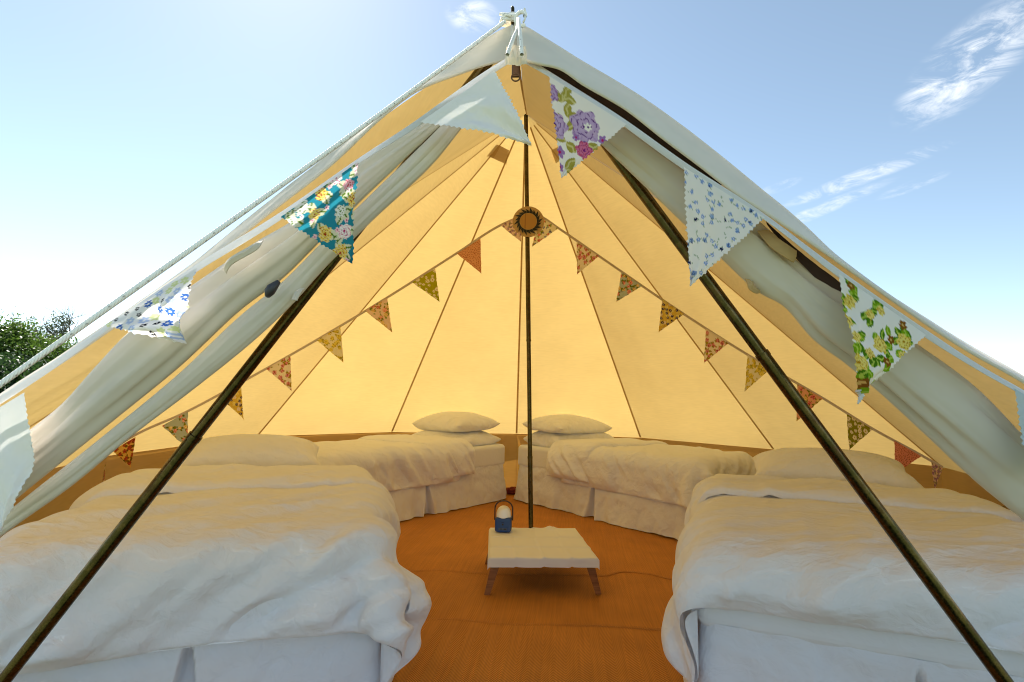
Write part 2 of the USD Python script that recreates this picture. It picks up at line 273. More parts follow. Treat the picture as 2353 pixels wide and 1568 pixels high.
def front_panel(p_ring, p_front, edge_px, seed, side):
    """from the ridge (apex to tip) down to ring: top edge runs along the ridge"""
    nv, nu = 40, 40
    edge = resample(at_y([p[0] for p in edge_px], [p[1] for p in edge_px], -2.0), nv); FRONT[side] = edge
    v = np.linspace(0, 1, nv); u = np.linspace(0, 1, nu)
    back = APEX + (p_ring - APEX) * v[:, None]
    top = ridge(u[:, None]); low = p_ring * (1 - u[:, None]) + edge[-1] * u[:, None]
    U, V = u[None, :, None], v[:, None, None]
    P = (1 - U) * back[:, None] + U * edge[:, None] + (1 - V) * top[None] + V * low[None] - ((1 - U) * (1 - V) * APEX + U * (1 - V) * edge[0] + (1 - U) * V * p_ring + U * V * edge[-1])
    n = np.cross(edge[-1] - p_ring, APEX - p_ring); n /= np.linalg.norm(n)
    if n[2] > 0: n = -n
    UU, VV = np.broadcast_to(U[..., 0], P.shape[:2]), np.broadcast_to(V[..., 0], P.shape[:2])
    w = (fbm(np.stack([UU * 9, VV * 1.6, np.full_like(UU, seed)], -1), 4, seed) - .5) * .05 * np.sin(np.pi * UU * .93 + .12) * np.clip(VV * 2, .2, 1) * (1 - VV ** 5) + .03 * np.sin(np.pi * UU) * np.sin(np.pi * VV)
    P = P + n * w[..., None]
    obj('roof_panel', grid(P), CANVAS, tent, smooth=True); return P
LEFT_EDGE = [(1186, 62), (1020, 170), (870, 274), (640, 456), (450, 606), (250, 751), (0, 913), (-300, 1115)]
RIGHT_EDGE = [(1192, 66), (1330, 152), (1500, 262), (1700, 410), (1850, 525), (1950, 612), (2206, 784), (2353, 870), (2640, 1062)]
front_panel(ring[1], FL_, LEFT_EDGE, 21, 'left'); front_panel(ring[-2], FR_, RIGHT_EDGE, 22, 'right')
# webbing along each seam, inside, with its little knot at the wall
def seam_strip(a, top, w=.009, seed=0, tol=.006):
    v = np.linspace(.03, 1, 30)[:, None]; c = top * (1 - v) + a * v; inward = np.array([-a[0], -a[1], 1.2]); inward /= np.linalg.norm(inward)
    side = np.cross(a - top, inward); side /= np.linalg.norm(side)
    ww = w * (.6 + .4 * v)
    c = c + inward * tol
    return tm(grid(np.stack([c - side * ww + inward * 0, c + inward * .004, c + side * ww], 1)))
for k in range(1, len(ring) - 1):
    obj('seam', seam_strip(ring[k], APEX), SEAM, tent, smooth=True)
# walls, with a few pegs' worth of slack, and the eave that hangs outside
base = []
for k, p in enumerate(ring):
    base.append(np.array([p[0], p[1], -.05]))
for k in range(len(ring) - 1):
    a0, b0 = ring[k], ring[k + 1]; u = np.linspace(0, 1, 30)[None, :, None]; v = np.linspace(0, 1, 14)[:, None, None]
    P = (a0 * (1 - u) + b0 * u) * (1 - v) + (base[k] * (1 - u) + base[k + 1] * u) * v
    out = (a0 + b0) / 2 * np.array([1, 1, 0]); out /= np.linalg.norm(out)
    UU, VV = np.broadcast_to(u[..., 0], P.shape[:2]), np.broadcast_to(v[..., 0], P.shape[:2])
    P = P + out * ((fbm(np.stack([UU * 6 + k * 7, VV * 1.5, UU * 0], -1), 3, k) - .5) * .06 * np.sin(np.pi * UU) * (VV + .2) - .008)[..., None]
    obj('wall_panel', grid(P), CANVAS2, tent, smooth=True)
    P2 = np.stack([(a0 * (1 - u) + b0 * u)[0] + d for d in (out * .006, out * .07 + np.array([0, 0, -.05]), out * .10 + np.array([0, 0, -.13]))], 0)
    P2[2] += np.array([0, 0, -.03]) * np.abs(np.sin(np.pi * 3 * np.linspace(0, 1, 30)))[:, None]
    obj('eave', grid(P2), CANVAS2, tent, smooth=True)
# arched zip windows in the walls
for k in (3, 4, 5, 6, 7, 8):
    a0, b0 = ring[k], ring[k + 1]; mid, w = (a0 + b0) / 2, np.linalg.norm(b0 - a0); e = (b0 - a0) / w; inw = -mid * np.array([1, 1, 0]); inw /= np.linalg.norm(inw)
    t = np.linspace(0, np.pi, 24); c = np.array([mid[0], mid[1], .24]); pts = c + np.outer(np.cos(t), e) * .34 + np.outer(np.sin(t), [0, 0, 1]) * .25 + inw * .028
    obj('window_zip', tube(pts, .006, 6), CANVAS2, tent, smooth=True)
# groundsheet
GS = plain('groundsheet', (.20, .10, .035), .7)
gp = np.array([[*(p[:2] * 1.0)] for p in ring]); from shapely.geometry import Polygon
gs = trimesh.creation.extrude_polygon(Polygon(gp).buffer(-.012), .012); gs.apply_translation([0, 0, -.012]); obj('groundsheet', gs, GS, tent)
# vent covers sewn outside, near the peak
for k, f0, f1, va, vb in ((4, .35, 1.0, .13, .175), (5, .0, .55, .13, .175)): pass
def patch(corner_px, n=10, lift=.012):
    """a sewn-on vent cover outside the roof: corners given clockwise where they meet the roof plane"""
    pts = []
    for px, py in corner_px:
        best = None; d = ray(px, py)
        for P, nn in panels:
            q = P[-1, 0]; t = np.dot(q - EYE, nn) / np.dot(d, nn); x = EYE + d * t
            e1, e2 = P[-1, 0] - APEX, P[-1, -1] - APEX
            l = np.linalg.lstsq(np.stack([e1, e2], 1), x - APEX, rcond=None)[0]
            if min(l) > -.02 and sum(l) < 1.05 and (best is None or t < best[0]): best = (t, x - nn * lift)
        pts.append(best[1] if best else None)
    u = np.linspace(0, 1, n)[None, :, None]; v = np.linspace(0, 1, n)[:, None, None]
    return grid((pts[0] * (1 - u) + pts[1] * u) * (1 - v) + (pts[3] * (1 - u) + pts[2] * u) * v)
obj('vent_cover', patch([(1141, 333), (1170, 346), (1162, 378), (1119, 360)]), CANVAS2, tent)
obj('vent_cover', patch([(1262, 345), (1292, 332), (1312, 356), (1272, 374)]), CANVAS2, tent)

# hood over the door zip: a strip of canvas lying on the front edge, falling forward
def strip(up, lo, y_up, y_lo, n=90, m=14, bulge=.022, seed=0, wr=.010, closed=False):
    U, L = resample(at_y([p[0] for p in up], [p[1] for p in up], y_up), n), resample(at_y([p[0] for p in lo], [p[1] for p in lo], y_lo), n)
    v = np.linspace(0, 1, m)[None, :, None]; P = U[:, None] * (1 - v) + L[:, None] * v
    s = np.linspace(0, 1, n)[:, None]; vv = v[..., 0]; w = np.linalg.norm(U - L, axis=1)[:, None]
    wob = (fbm(np.stack(np.broadcast_arrays(s * 9, vv * 1.2, 0 * s + seed), -1), 4, seed) - .5) * wr * np.clip(w / .06, 0, 1)
    P[..., 1] -= np.sin(np.pi * vv) * vv * bulge * np.clip(s * 6, .15, 1) * np.clip(w / .1, 0, 1) + wob
    return P
HL_UP = [(1188, 56), (1130, 84), (1020, 160), (900, 247), (760, 355), (600, 480), (450, 599), (250, 744), (100, 844), (0, 908), (-200, 1042)]
HL_LO = [(1188, 134), (1130, 146), (1050, 172), (960, 208), (880, 268), (760, 380), (620, 489), (470, 607), (300, 726), (120, 848), (0, 920), (-200, 1052)]
HR_UP = [(1188, 57), (1204, 62), (1240, 82), (1280, 106), (1321, 131), (1456, 213), (1576, 298), (1721, 413), (1826, 498), (1946, 608), (2206, 781), (2353, 867), (2560, 1005)]
HR_LO = [(1188, 134), (1236, 147), (1280, 156), (1341, 195), (1436, 250), (1526, 320), (1606, 380), (1691, 445), (1756, 487), (1876, 567), (1960, 626), (2206, 795), (2353, 879), (2560, 1016)]
hood = obj('rain_hood', cat_([tm(grid(strip([(x, y - 3) for x, y in HL_UP], HL_LO, -2.0, -2.035, seed=3, bulge=.006))), tm(grid(strip([(x, y - 3) for x, y in HR_UP], HR_LO, -1.985, -2.11, seed=5, bulge=.013, wr=.006)))]), HOODM, tent, smooth=True)
hem = [tube(resample(at_y([p[0] for p in c], [p[1] - 1 for p in c], y), 120), .0035, 6) for c, y in ((HL_LO, -2.038), (HR_LO, -2.113))]
obj('hem', cat_(hem), HOODM, hood, smooth=True)
HOLLOW_UP = [(1226, 143), (1280, 156), (1341, 195), (1436, 250), (1526, 320), (1606, 380), (1660, 425)]
HOLLOW_LO = [(1226, 152), (1290, 195), (1360, 240), (1440, 290), (1520, 345), (1590, 388), (1650, 428)]
obj('shade_strip', grid(strip(HOLLOW_UP, HOLLOW_LO, -2.05, -2.04, n=50, bulge=0)), DARK, tent, smooth=True)  # dark strip painted in for the shaded hollow under the right hood
# rolled-back door panels
def roll(up, lo, y, seed, folds, depth=.65, n=150, m=64, amp=.035):
    U, L = resample(at_y([p[0] for p in up], [p[1] for p in up], y), n), resample(at_y([p[0] for p in lo], [p[1] for p in lo], y), n)
    c, h = (U + L) / 2, (U - L) / 2; hl = np.linalg.norm(h, axis=1)[:, None]; th = np.linspace(0, 2 * np.pi, m, endpoint=False)[None, :]
    s = np.linspace(0, 1, n)[:, None]
    f = 1 + 0 * th * s
    for (cnt, ph, tw, am) in folds: f = f - am * np.clip(np.cos(th - ph - tw * s - .25 * np.sin(s * 9 + ph)), 0, 1) ** cnt * (.6 + .5 * np.sin(s * 11 + 3 * ph))
    f = f + (fbm(np.stack(np.broadcast_arrays(np.cos(th) * 1.2, np.sin(th) * 1.2, s * 5 + seed), -1), 4, seed) - .5) * amp * 2
    f = f + (fbm(np.stack(np.broadcast_arrays(np.cos(th) * 3.2, np.sin(th) * 3.2, s * 2.2 + seed), -1), 4, seed + 2) - .5) * .42 * np.clip(np.sin(th), 0, 1)
    P = c[:, None] + h[:, None] * (np.cos(th) * f)[..., None]
    P[..., 1] -= hl * depth * np.sin(th) * f
    return tm(grid(P, closed_v=True, flip=True))
R1_UP = [(1120, 168), (985, 270), (825, 376), (670, 512), (600, 552), (450, 655), (315, 757), (235, 838), (154, 926), (71, 992), (-60, 1100)]
R1_LO = [(1128, 185), (1000, 300), (850, 440), (725, 562), (645, 640), (550, 712), (400, 850), (213, 1000), (58, 1125), (-80, 1240)]
R2_UP = [(1100, 200), (1000, 305), (855, 447), (735, 565), (655, 645), (560, 722), (410, 862), (225, 1014), (62, 1142), (-70, 1250)]
R2_LO = [(1110, 232), (1060, 295), (1000, 370), (850, 512), (740, 622), (670, 700), (588, 778), (450, 890), (305, 1000), (153, 1125), (40, 1205), (-90, 1300)]
lf = obj('door_flap', cat_([roll(R1_UP, R1_LO, -2.035, 4, [(22, 1.0, .9, .42), (30, 1.75, -.5, .22), (40, 2.3, .3, .15), (40, .6, .4, .15)]), roll(R2_UP, R2_LO, -2.03, 6, [(30, 1.9, .5, .2), (50, 1.2, -.4, .14)], depth=.6)]), ROLLED, tent, smooth=True, label='left door panel rolled back in two soft folds')
RR_UP = [(1380, 262), (1440, 300), (1566, 388), (1751, 520), (1826, 600), (1936, 672), (2092, 786), (2227, 886), (2339, 998), (2480, 1130)]
RR_LO = [(1376, 325), (1496, 440), (1656, 590), (1751, 675), (1801, 702), (1876, 784), (1956, 844), (2122, 991), (2265, 1122), (2353, 1192), (2500, 1300)]
rf = obj('door_flap', roll(RR_UP, RR_LO, -2.03, 9, [(30, 2.5, .45, .30), (26, 1.5, -.8, .22), (44, 2.05, .2, .16), (50, 1.0, .3, .14)], depth=.6, n=170), ROLLED, tent, smooth=True, label='right door panel rolled back in one thick roll')
# straps, loops and toggles on the rolled doors
def band(px, y, w, mat_, parent, name, bow=.0, label=None):
    c = resample(at_y([p[0] for p in px], [p[1] for p in px], np.array([p[2] if len(p) > 2 else y for p in px])), 24)
    t = np.gradient(c, axis=0); t /= np.linalg.norm(t, axis=1, keepdims=True); s = np.cross(t, [0, 1., 0]); s /= np.linalg.norm(s, axis=1, keepdims=True)
    f = np.stack([c - s * w, c + np.array([0, -.004, 0]), c + s * w, c + s * w + np.array([0, .003, 0]), c - s * w + np.array([0, .003, 0])], 1)
    return obj(name, grid(f, closed_v=True), mat_, parent, smooth=40, label=label)
band([(516, 622, -2.08), (530, 600, -2.105), (560, 582, -2.115), (590, 562, -2.11), (600, 556, -2.085)], 0, .007, ROLLED, lf, 'tie_loop')
tg = at_y(628, 664, -2.085); tg2 = at_y(640, 648, -2.08); tg1 = at_y(615, 680, -2.08)
obj('toggle', tube([tg1, (tg1 + tg) / 2 + np.array([0, -.004, 0]), tg + np.array([0, -.006, 0]), tg2], [.006, .010, .010, .005], 10), BLACK, lf, smooth=True)
band([(675, 690, -2.06), (684, 672, -2.05), (695, 660, -2.03)], 0, .006, ROLLED, lf, 'tie_loop')
band([(1755, 530, -2.06), (1775, 552, -2.08), (1800, 572, -2.085), (1828, 590, -2.075)], 0, .012, CANVAS2, rf, 'strap')
band([(1718, 640, -2.03), (1726, 658, -2.05), (1738, 668, -2.04), (1746, 660, -2.02)], 0, .006, CANVAS2, rf, 'tie_loop')
# dark strip painted as the slot of shade between right roll and roof edge
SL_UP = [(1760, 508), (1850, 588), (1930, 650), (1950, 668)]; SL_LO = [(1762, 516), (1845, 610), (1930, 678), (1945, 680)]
obj('shade_strip', grid(strip(SL_UP, SL_LO, -2.055, -2.05, n=30, bulge=0)), DARK, tent, smooth=True)
# zip with its pull at the tip, under the gathered tab
zl = resample(np.array([at_y(1194, 160, -1.96), at_y(1200, 205, -1.5) , at_y(1210, 262, -.3)]), 30); zl[:, 2] -= .004
zp = obj('door_zip', tube(zl, .003, 6), CANVAS2, tent, smooth=True)
a0, a1 = at_y(1186, 150, -2.09), at_y(1185, 178, -2.09)
pull = rbox((.017, .006, np.linalg.norm(a1 - a0)), .002); pull.apply_translation((a0 + a1) / 2)
ringm = trimesh.creation.torus(.0085, .0016, major_sections=24, minor_sections=8); ringm.apply_transform(trimesh.transformations.rotation_matrix(math.pi / 2, [1, 0, 0])); ringm.apply_translation(at_y(1185, 178, -2.093))
obj('zip_pull', cat_([pull, ringm]), BRASS, zp, smooth=40)
tabp = strip([(1163, 108), (1185, 104), (1208, 108)], [(1160, 148), (1186, 152), (1212, 148)], -2.13, -2.13, n=30, bulge=.012, wr=.02, seed=2)
obj('gathered_tab', grid(tabp), HOODM, tent, smooth=True)
cs = resample(np.array([at_y(1176, 60, -2.045), at_y(1177, 90, -2.085), at_y(1178, 128, -2.115)]), 20)
obj('hood_seam', tube(cs, .003, 6), HOODM, tent, smooth=True)

# ------------------------------------------------------------------ poles
def pole_thing(name, label, cat, lines, joints, r):
    t = thing(name, label, cat)
    for (p0, p1), js in zip(lines, joints):
        cuts = [0.] + js + [1.]
        for i in range(len(cuts) - 1):
            a_, b_ = p0 + (p1 - p0) * (cuts[i] + (.0 if i == 0 else .0005)), p0 + (p1 - p0) * cuts[i + 1]
            d = (b_ - a_) / np.linalg.norm(b_ - a_)
            pts = [a_, a_ + d * .004, b_ - d * .004, b_]; rr = r - .0012 * (i % 2)
            obj('pole_section', tube(pts, [rr - .001, rr, rr, rr - .001], 20), STEEL, t, smooth=40)
        for j in js:
            c = p0 + (p1 - p0) * j; d = (p1 - p0) / np.linalg.norm(p1 - p0)
            obj('joint_collar', tube([c - d * .006, c + d * .006], r + .0012, 20), STEEL, t, smooth=40)
    return t
PB, PT = at_h(1221.5, 1258, 0.0), APEX + np.array([0, 0, .05]); PB[1] = .10; PB[0] = at_y(1221.5, 1230, .1)[0]
pole_thing('centre_pole', 'upright steel pole in the middle of the tent behind the table', 'tent pole', [(PB, PT)], [[.213, .465, .735]], .0145)
AF = -1.962
ftL, ftR = at_y(20, 1550, AF), at_y(2310, 1568, AF); midL, midR = at_y(740, 630, AF), at_y(1400, 340, AF)
def extend(a_, b_, z): t = (z - a_[2]) / (b_[2] - a_[2]); return a_ + (b_ - a_) * t
la, lb = extend(ftL, midL, 0.0), extend(ftL, midL, 1.80); ra, rb = extend(ftR, midR, 0.0), extend(ftR, midR, 1.80)
af = pole_thing('door_frame', 'leaning pair of steel poles forming the tent doorway', 'tent pole', [(la, lb), (ra, rb)], [[.49], [.60]], .0140)
sp0 = at_y(1179, 60, -2.0); sp1 = at_y(1178, 15, -2.0)
obj('spike', tube([sp0 - [0, 0, .06], sp1 - [0, 0, .004], sp1], [.0042, .0042, .002], 10), STEEL, af, smooth=40)
lk = (lb + rb) / 2
obj('top_link', tube([lb, lk + np.array([0, 0, .01]), sp0 - [0, 0, .05], rb], .012, 12), STEEL, af, smooth=40)

# guy rope with its knot on the spike
gr = thing('guy_rope', 'white flecked guy rope running down along the left edge of the tent', 'rope')
A, B = at_y(1160, 50, -2.02), at_y(0, 884, -2.42); Egr = A + (B - A) * ((A[2] + .02) / (A[2] - B[2]))
def rope(points, r, parent, name='strand', turns=1.0):
    n = len(points); v = tube(points, r, 10, caps=False); L = np.r_[0, np.cumsum(np.linalg.norm(np.diff(points, axis=0), axis=1))]
    uv = np.stack([np.tile(np.arange(10) / 10 * 2, n), np.repeat(L, 10) / (r * 5)], 1)
    return obj(name, v, ROPE, parent, smooth=True, uv=uv)
pts = resample(np.array([A, A + (B - A) * .5 + [0, 0, -.006], B, B + (Egr - B) * .5, Egr]), 80); rope(pts, .0040, gr)
for k, (ox, oy) in enumerate(((0, 0), (3, -5), (-2, 4))):
    t = np.linspace(0, 2 * np.pi, 24); c = at_y(1168 + ox, 48 + oy, -2.0)
    rope(c + np.stack([np.cos(t) * .014, np.sin(t) * .012, np.sin(t * 1 + k) * .005 + .003 * k], 1), .0045, gr, 'knot')
t = np.linspace(-.5, 5.6, 30); c = at_y(1196, 42, -2.03)
rope(c + np.stack([np.cos(t) * .011, .004 * t - .01, np.sin(t) * .011], 1), .0042, gr, 'knot')
rope(resample(at_y([1190, 1189, 1180, 1171, 1166], [44, 66, 88, 112, 126], np.array([-2.05, -2.10, -2.13, -2.145, -2.15])), 24), .0038, gr, 'loop')
rope(resample(at_y([1192, 1194, 1196, 1198, 1199], [44, 66, 88, 112, 126], np.array([-2.05, -2.11, -2.14, -2.15, -2.155])), 24), .0038, gr, 'loop')
rope(resample(at_y([1150, 1158, 1172, 1186], [33, 33, 35, 36], np.array([-2.0, -2.01, -2.02, -2.03])), 16), .0038, gr, 'tail')
rope(resample(at_y([1202, 1206, 1207, 1205], [52, 44, 30, 20], np.array([-2.04, -2.045, -2.04, -2.04])), 16), .0022, gr, 'tail')
# ------------------------------------------------------------------ floor mats
def matmat(name, seed):
    return mat(name, {'g': ('geometry', {}), 'mp': ('mapping', {'rotation': (0, 0, .08), 'location': (seed, 0, 0)}), 'sep': ('separate_xyz', {}),
        # herringbone twill: diagonal ribs that change direction in bands
        'bx': ('math', {'math_type': 'pingpong', 'value2': .045}), 'k': ('math', {'math_type': 'multiply_add', 'value2': 1.0}), 'f': ('math', {'math_type': 'multiply', 'value2': 95.0}), 'fr': ('math', {'math_type': 'fraction'}),
        'pp': ('math', {'math_type': 'pingpong', 'value2': .5}), 'n': ('noise_texture', {'scale': 5.0, 'detail': 5.0}), 'mp2': ('mapping', {'scale': (90, 3, 3)}), 'n2': ('noise_texture', {'scale': 1.0, 'detail': 3.0}),
        'r': ('rgb_ramp', {'ramp': [(0, (.34, .125, .016)), (.3, (.56, .22, .032)), (.5, (.72, .31, .055))]}), 'r2': ('rgb_ramp', {'ramp': [(.25, (.86, .85, .83)), (.75, (1.08, 1.08, 1.08))]}), 'r3': ('rgb_ramp', {'ramp': [(.25, (.85, .85, .85)), (.75, (1.08, 1.08, 1.08))]}),
        'm': ('mix_color', {'blend_type': 'multiply', 'fac': 1.0, 'use_clamp': False}), 'mm': ('mix_color', {'blend_type': 'multiply', 'fac': 1.0, 'use_clamp': False}),
        'b': ('bump', {'strength': .5, 'distance': .004}), 'p': ('principled_bsdf', {'roughness': .7, 'specular_ior_level': .25})},
        [('g.position', 'mp.vector'), ('mp.vector', 'sep.vector'), ('sep.x', 'bx.value1'), ('bx.value', 'k.value1'), ('sep.y', 'k.value3'), ('k.value', 'f.value1'), ('f.value', 'fr.value1'), ('fr.value', 'pp.value1'), ('pp.value', 'r.fac'),
         ('g.position', 'n.vector'), ('n.fac', 'r2.fac'), ('mp.vector', 'mp2.vector'), ('mp2.vector', 'n2.vector'), ('n2.fac', 'r3.fac'), ('r.color', 'm.a'), ('r2.color', 'm.b'), ('m.result', 'mm.a'), ('r3.color', 'mm.b'), ('pp.value', 'b.height'), ('b.normal', 'p.normal'), ('mm.result', 'p.base_color')])
EDGEM = plain('mat_binding', (.48, .20, .035), .8)
mats = [matmat(f'jute_{i}', i * 1.7) for i in range(3)]
def row(pxs, h=0.004): return np.array([at_h(*p, h) for p in pxs])
lineA = np.array([[-1.2, -.19], [-.75, -.20], [-.45, -.17], [-.15, -.195], [.15, -.18], [.45, -.175], [.58, -.10], [.70, -.125], [.85, -.215], [.97, -.20], [1.02, -.14], [1.3, -.12]])
lineB = np.array([[-1.2, -.83], [-.55, -.80], [-.3, -.77], [-.05, -.80], [.3, -.78], [.6, -.80], [1.2, -.83]])
def mat_thing(label, front, back, mi, lift, group=None):
    t = thing('floor_mat', label, 'floor mat')
    n = 90; F, B_ = resample(front, n), resample(back, n); v = np.linspace(0, 1, 50)[None, :, None]
    P = F[:, None] * (1 - v) + B_[:, None] * v; P = np.concatenate([P, np.zeros(P.shape[:2] + (1,))], -1)
    P[..., 2] = lift + fbm(P * 2.2, 3, mi) * .012 * np.clip((P[..., 1] - F[:, None, 1]) * 4, .15, 1)
    obj('weave', grid(P), mats[mi], t, smooth=True)
    e = P[:, 0] + [0, 0, .0015]; obj('stitched_edge', tube(e, .002, 6), EDGEM, t, smooth=True)
    st = [tube([p + [0, -.012, .003], p + [0, .0, .0065], p + [0, .013, .003]], .0016, 4) for p in resample(e, 260)]
    obj('edge_stitches', cat_(st), EDGEM, t, kind='stuff'); return t
front0 = np.array([[-1.6, -2.25], [-.8, -2.35], [0, -2.4], [.8, -2.35], [1.6, -2.25]])
mat_thing('woven jute floor mat nearest the tent door, in the gap between the front beds', front0, lineB, 0, .004)
mat_thing('woven jute floor mat under the low table', lineB, lineA, 1, .006)
back0 = np.array([[-1.2, 2.05], [0, 2.35], [1.3, 2.05]])
mat_thing('woven jute floor mat between the two back beds, around the centre pole', lineA, back0, 2, .008)

# ------------------------------------------------------------------ cloth solver
class Cloth:
    def __init__(s, X, edges, rest=None, w=None):
        s.X = X.copy(); s.V = np.zeros_like(X); s.w = np.ones(len(X)) if w is None else w
        e = np.asarray(edges); L = np.linalg.norm(X[e[:, 0]] - X[e[:, 1]], axis=1) if rest is None else rest
        s.batches = []; left = np.arange(len(e))
        while len(left):                                                # colour the edges so that no two of a batch share a point
            seen = np.zeros(len(X), bool); take = np.zeros(len(left), bool)
            order = left
            first = {}
            for q in range(4):
                a_, b_ = e[order, 0], e[order, 1]; ok = ~(seen[a_] | seen[b_]) & ~take
                idx = np.nonzero(ok)[0]
                if not len(idx): break
                pr = rng.permutation(idx); own = np.full(len(X), 1 << 60); r_ = np.arange(len(pr))
                np.minimum.at(own, e[order[pr], 0], r_); np.minimum.at(own, e[order[pr], 1], r_)
                win = pr[(own[e[order[pr], 0]] == r_) & (own[e[order[pr], 1]] == r_)]
                take[win] = True; seen[e[order[win]].ravel()] = True
            s.batches.append((e[left[take], 0], e[left[take], 1], L[left[take]])); left = left[~take]
    def run(s, steps, iters, collide=None, g=-9.8, damp=.985, dt=1 / 60, force=None, stiff=None):
        for k in range(steps):
            s.V[:, 2] += g * dt
            if force is not None: s.V += force(s.X, k) * dt
            s.V *= damp; P = s.X + s.V * dt
            for it in range(iters):
                for a_, b_, L in s.batches:
                    d = P[b_] - P[a_]; l = np.sqrt((d * d).sum(1)) + 1e-9; c = (d * ((l - L) / l * .5)[:, None]); P[a_] += c; P[b_] -= c
                if collide is not None: P = collide(P, s.X)
            s.V = (P - s.X) / dt; s.X = P
def box_collide(hx, hy, top, r, off, fric=.55, floor=.012):
    hz = top / 2
    def f(P, X0):
        q = P - np.array([0, 0, hz]); c = np.clip(q, [-hx + r, -hy + r, -hz + r], [hx - r, hy - r, hz - r]); d = q - c; l = np.sqrt((d * d).sum(1)); inside = l < r + off
        if inside.any():
            dd = d[inside]; ll = l[inside]
            z = ll < 1e-6; dd[z] = [0, 0, 1.]; ll[z] = 1.
            P[inside] = c[inside] + dd / ll[:, None] * (r + off) + np.array([0, 0, hz])
            P[inside] -= fric * .35 * ((P[inside] - X0[inside]) * np.array([1, 1, .3]))
        P[:, 2] = np.maximum(P[:, 2], floor); return P
    return f
def sheet_edges(nx, ny):
    i = np.arange(nx * ny).reshape(nx, ny); E = []
    for a_, b_ in ((i[1:], i[:-1]), (i[:, 1:], i[:, :-1]), (i[1:, 1:], i[:-1, :-1]), (i[1:, :-1], i[:-1, 1:]), (i[2:], i[:-2]), (i[:, 2:], i[:, :-2])): E.append(np.stack([a_.ravel(), b_.ravel()], 1))
    return np.vstack(E)
def puff(X, nx, ny, T, edge=.15, up=3, sag=0., seed=0, wrinkle=.004, edge_min=.05, dense=1.0, sm=.9, fold_amp=.10):
    """a filled cover around a draped sheet: thick inside, thin at its seams, with fine creases"""
    G = X.reshape(nx, ny, 3); G = np.stack([ndimage.gaussian_filter(G[..., k], sm, mode='nearest') for k in range(3)], -1); G = np.stack([ndimage.zoom(G[..., k], (((nx - 1) * up + 1) / nx, ((ny - 1) * up + 1) / ny), order=3, grid_mode=False) for k in range(3)], -1)
    n, m = G.shape[:2]
    Gs = np.stack([ndimage.gaussian_filter(G[..., k], 1.0, mode='nearest') for k in range(3)], -1); Gs[0], Gs[-1], Gs[:, 0], Gs[:, -1] = G[0], G[-1], G[:, 0], G[:, -1]; G = Gs
    du, dv = np.gradient(G, axis=0), np.gradient(G, axis=1); N = np.cross(du, dv); N /= np.linalg.norm(N, axis=-1, keepdims=True) + 1e-9
    N = np.stack([ndimage.gaussian_filter(N[..., k], 2.0, mode='nearest') for k in range(3)], -1); N /= np.linalg.norm(N, axis=-1, keepdims=True) + 1e-9
    lu = np.linalg.norm(du, axis=-1).mean(); lv = np.linalg.norm(dv, axis=-1).mean()
    iu, iv = np.meshgrid(np.arange(n), np.arange(m), indexing='ij'); e = np.minimum(np.minimum(iu, n - 1 - iu) * lu, np.minimum(iv, m - 1 - iv) * lv)
    uvw = np.stack([iu * lu, iv * lv, np.full(iu.shape, seed * 3.1)], -1)
    prof = np.clip(e / edge, 0, 1); prof = np.sqrt(np.clip(1 - (1 - prof) ** 2, 0, 1))
    t = T * prof * (1 - .45 * np.clip(1 - N[..., 2], 0, 1)) * (.7 + .6 * fbm(uvw * 4.0, 2, seed))
    warp = fbm(uvw * 4, 3, seed + 5)[..., None] * .35
    rot = (uvw[..., :2] + warp) @ np.array([[math.cos(.6), -math.sin(.6)], [math.sin(.6), math.cos(.6)]])
    def ridged(p, o, s): return sum(np.clip(1 - 5 * np.abs(noise(p * 2.0 ** k, s + k) - .5), 0, 1) ** 1.4 * .6 ** k for k in range(o))
    w1 = ridged(np.stack([rot[..., 0] * 1.2, rot[..., 1] * 6, 0 * e], -1), 2, seed + 11); w2 = ridged(np.stack([uvw[..., 0] * 6, uvw[..., 1] * 1.0, 0 * e], -1), 2, seed + 23)
    mask = np.clip(fbm(uvw * 2.2, 3, seed + 31) * 4 - 1.6, 0, 1); mask2 = np.clip(fbm(uvw * 2.0, 3, seed + 37) * 4 - 1.7, 0, 1)
    rim = np.exp(-e / .05); pucker = noise(np.stack([np.where(iu * lu < e + 1e-6, iv * lv, np.where((n - 1 - iu) * lu < e + 1e-6, iv * lv, iu * lu)) * 20, 0 * e, 0 * e + seed], -1), seed) - .5
    folds = (noise(np.stack([rot[..., 0] * 1.5 + .3, rot[..., 1] * 7.0, 0 * e], -1), seed + 41) - .5) + .55 * (noise(np.stack([rot[..., 0] * 2.5, rot[..., 1] * 15, 0 * e], -1), seed + 43) - .5) + .3 * (noise(np.stack([rot[..., 0] * 5, rot[..., 1] * 30, 0 * e], -1), seed + 47) - .5) * mask * 2
    slope = np.clip(1 - N[..., 2], 0, 1); cr = fold_amp * folds * (.26 + 1.1 * slope) * np.clip(e / .05, .25, 1) + wrinkle * (w1 * mask + w2 * mask2) * dense + rim * pucker * .010 * np.clip(e / .012, 0, 1); cr = ndimage.gaussian_filter(cr, .9, mode='nearest')
    G = G - N * (sag * (1 - prof))[..., None]
    top = G + N * (t * .62 + cr)[..., None]; bot = G - N * (t * .38)[..., None]
    border = (iu == 0) | (iu == n - 1) | (iv == 0) | (iv == m - 1)
    vt, ft = grid(top); vb, fb = grid(bot, flip=True); off = len(vt)
    ring_ = np.concatenate([np.arange(m), np.arange(1, n) * m + m - 1, (n - 1) * m + np.arange(m - 2, -1, -1), np.arange(n - 2, 0, -1) * m]); nx_ = np.roll(ring_, -1)
    side = np.vstack([np.stack([ring_, ring_ + off, nx_ + off], 1), np.stack([ring_, nx_ + off, nx_], 1)])
    return trimesh.Trimesh(np.vstack([vt, vb]), np.vstack([ft, fb + off]), process=False)
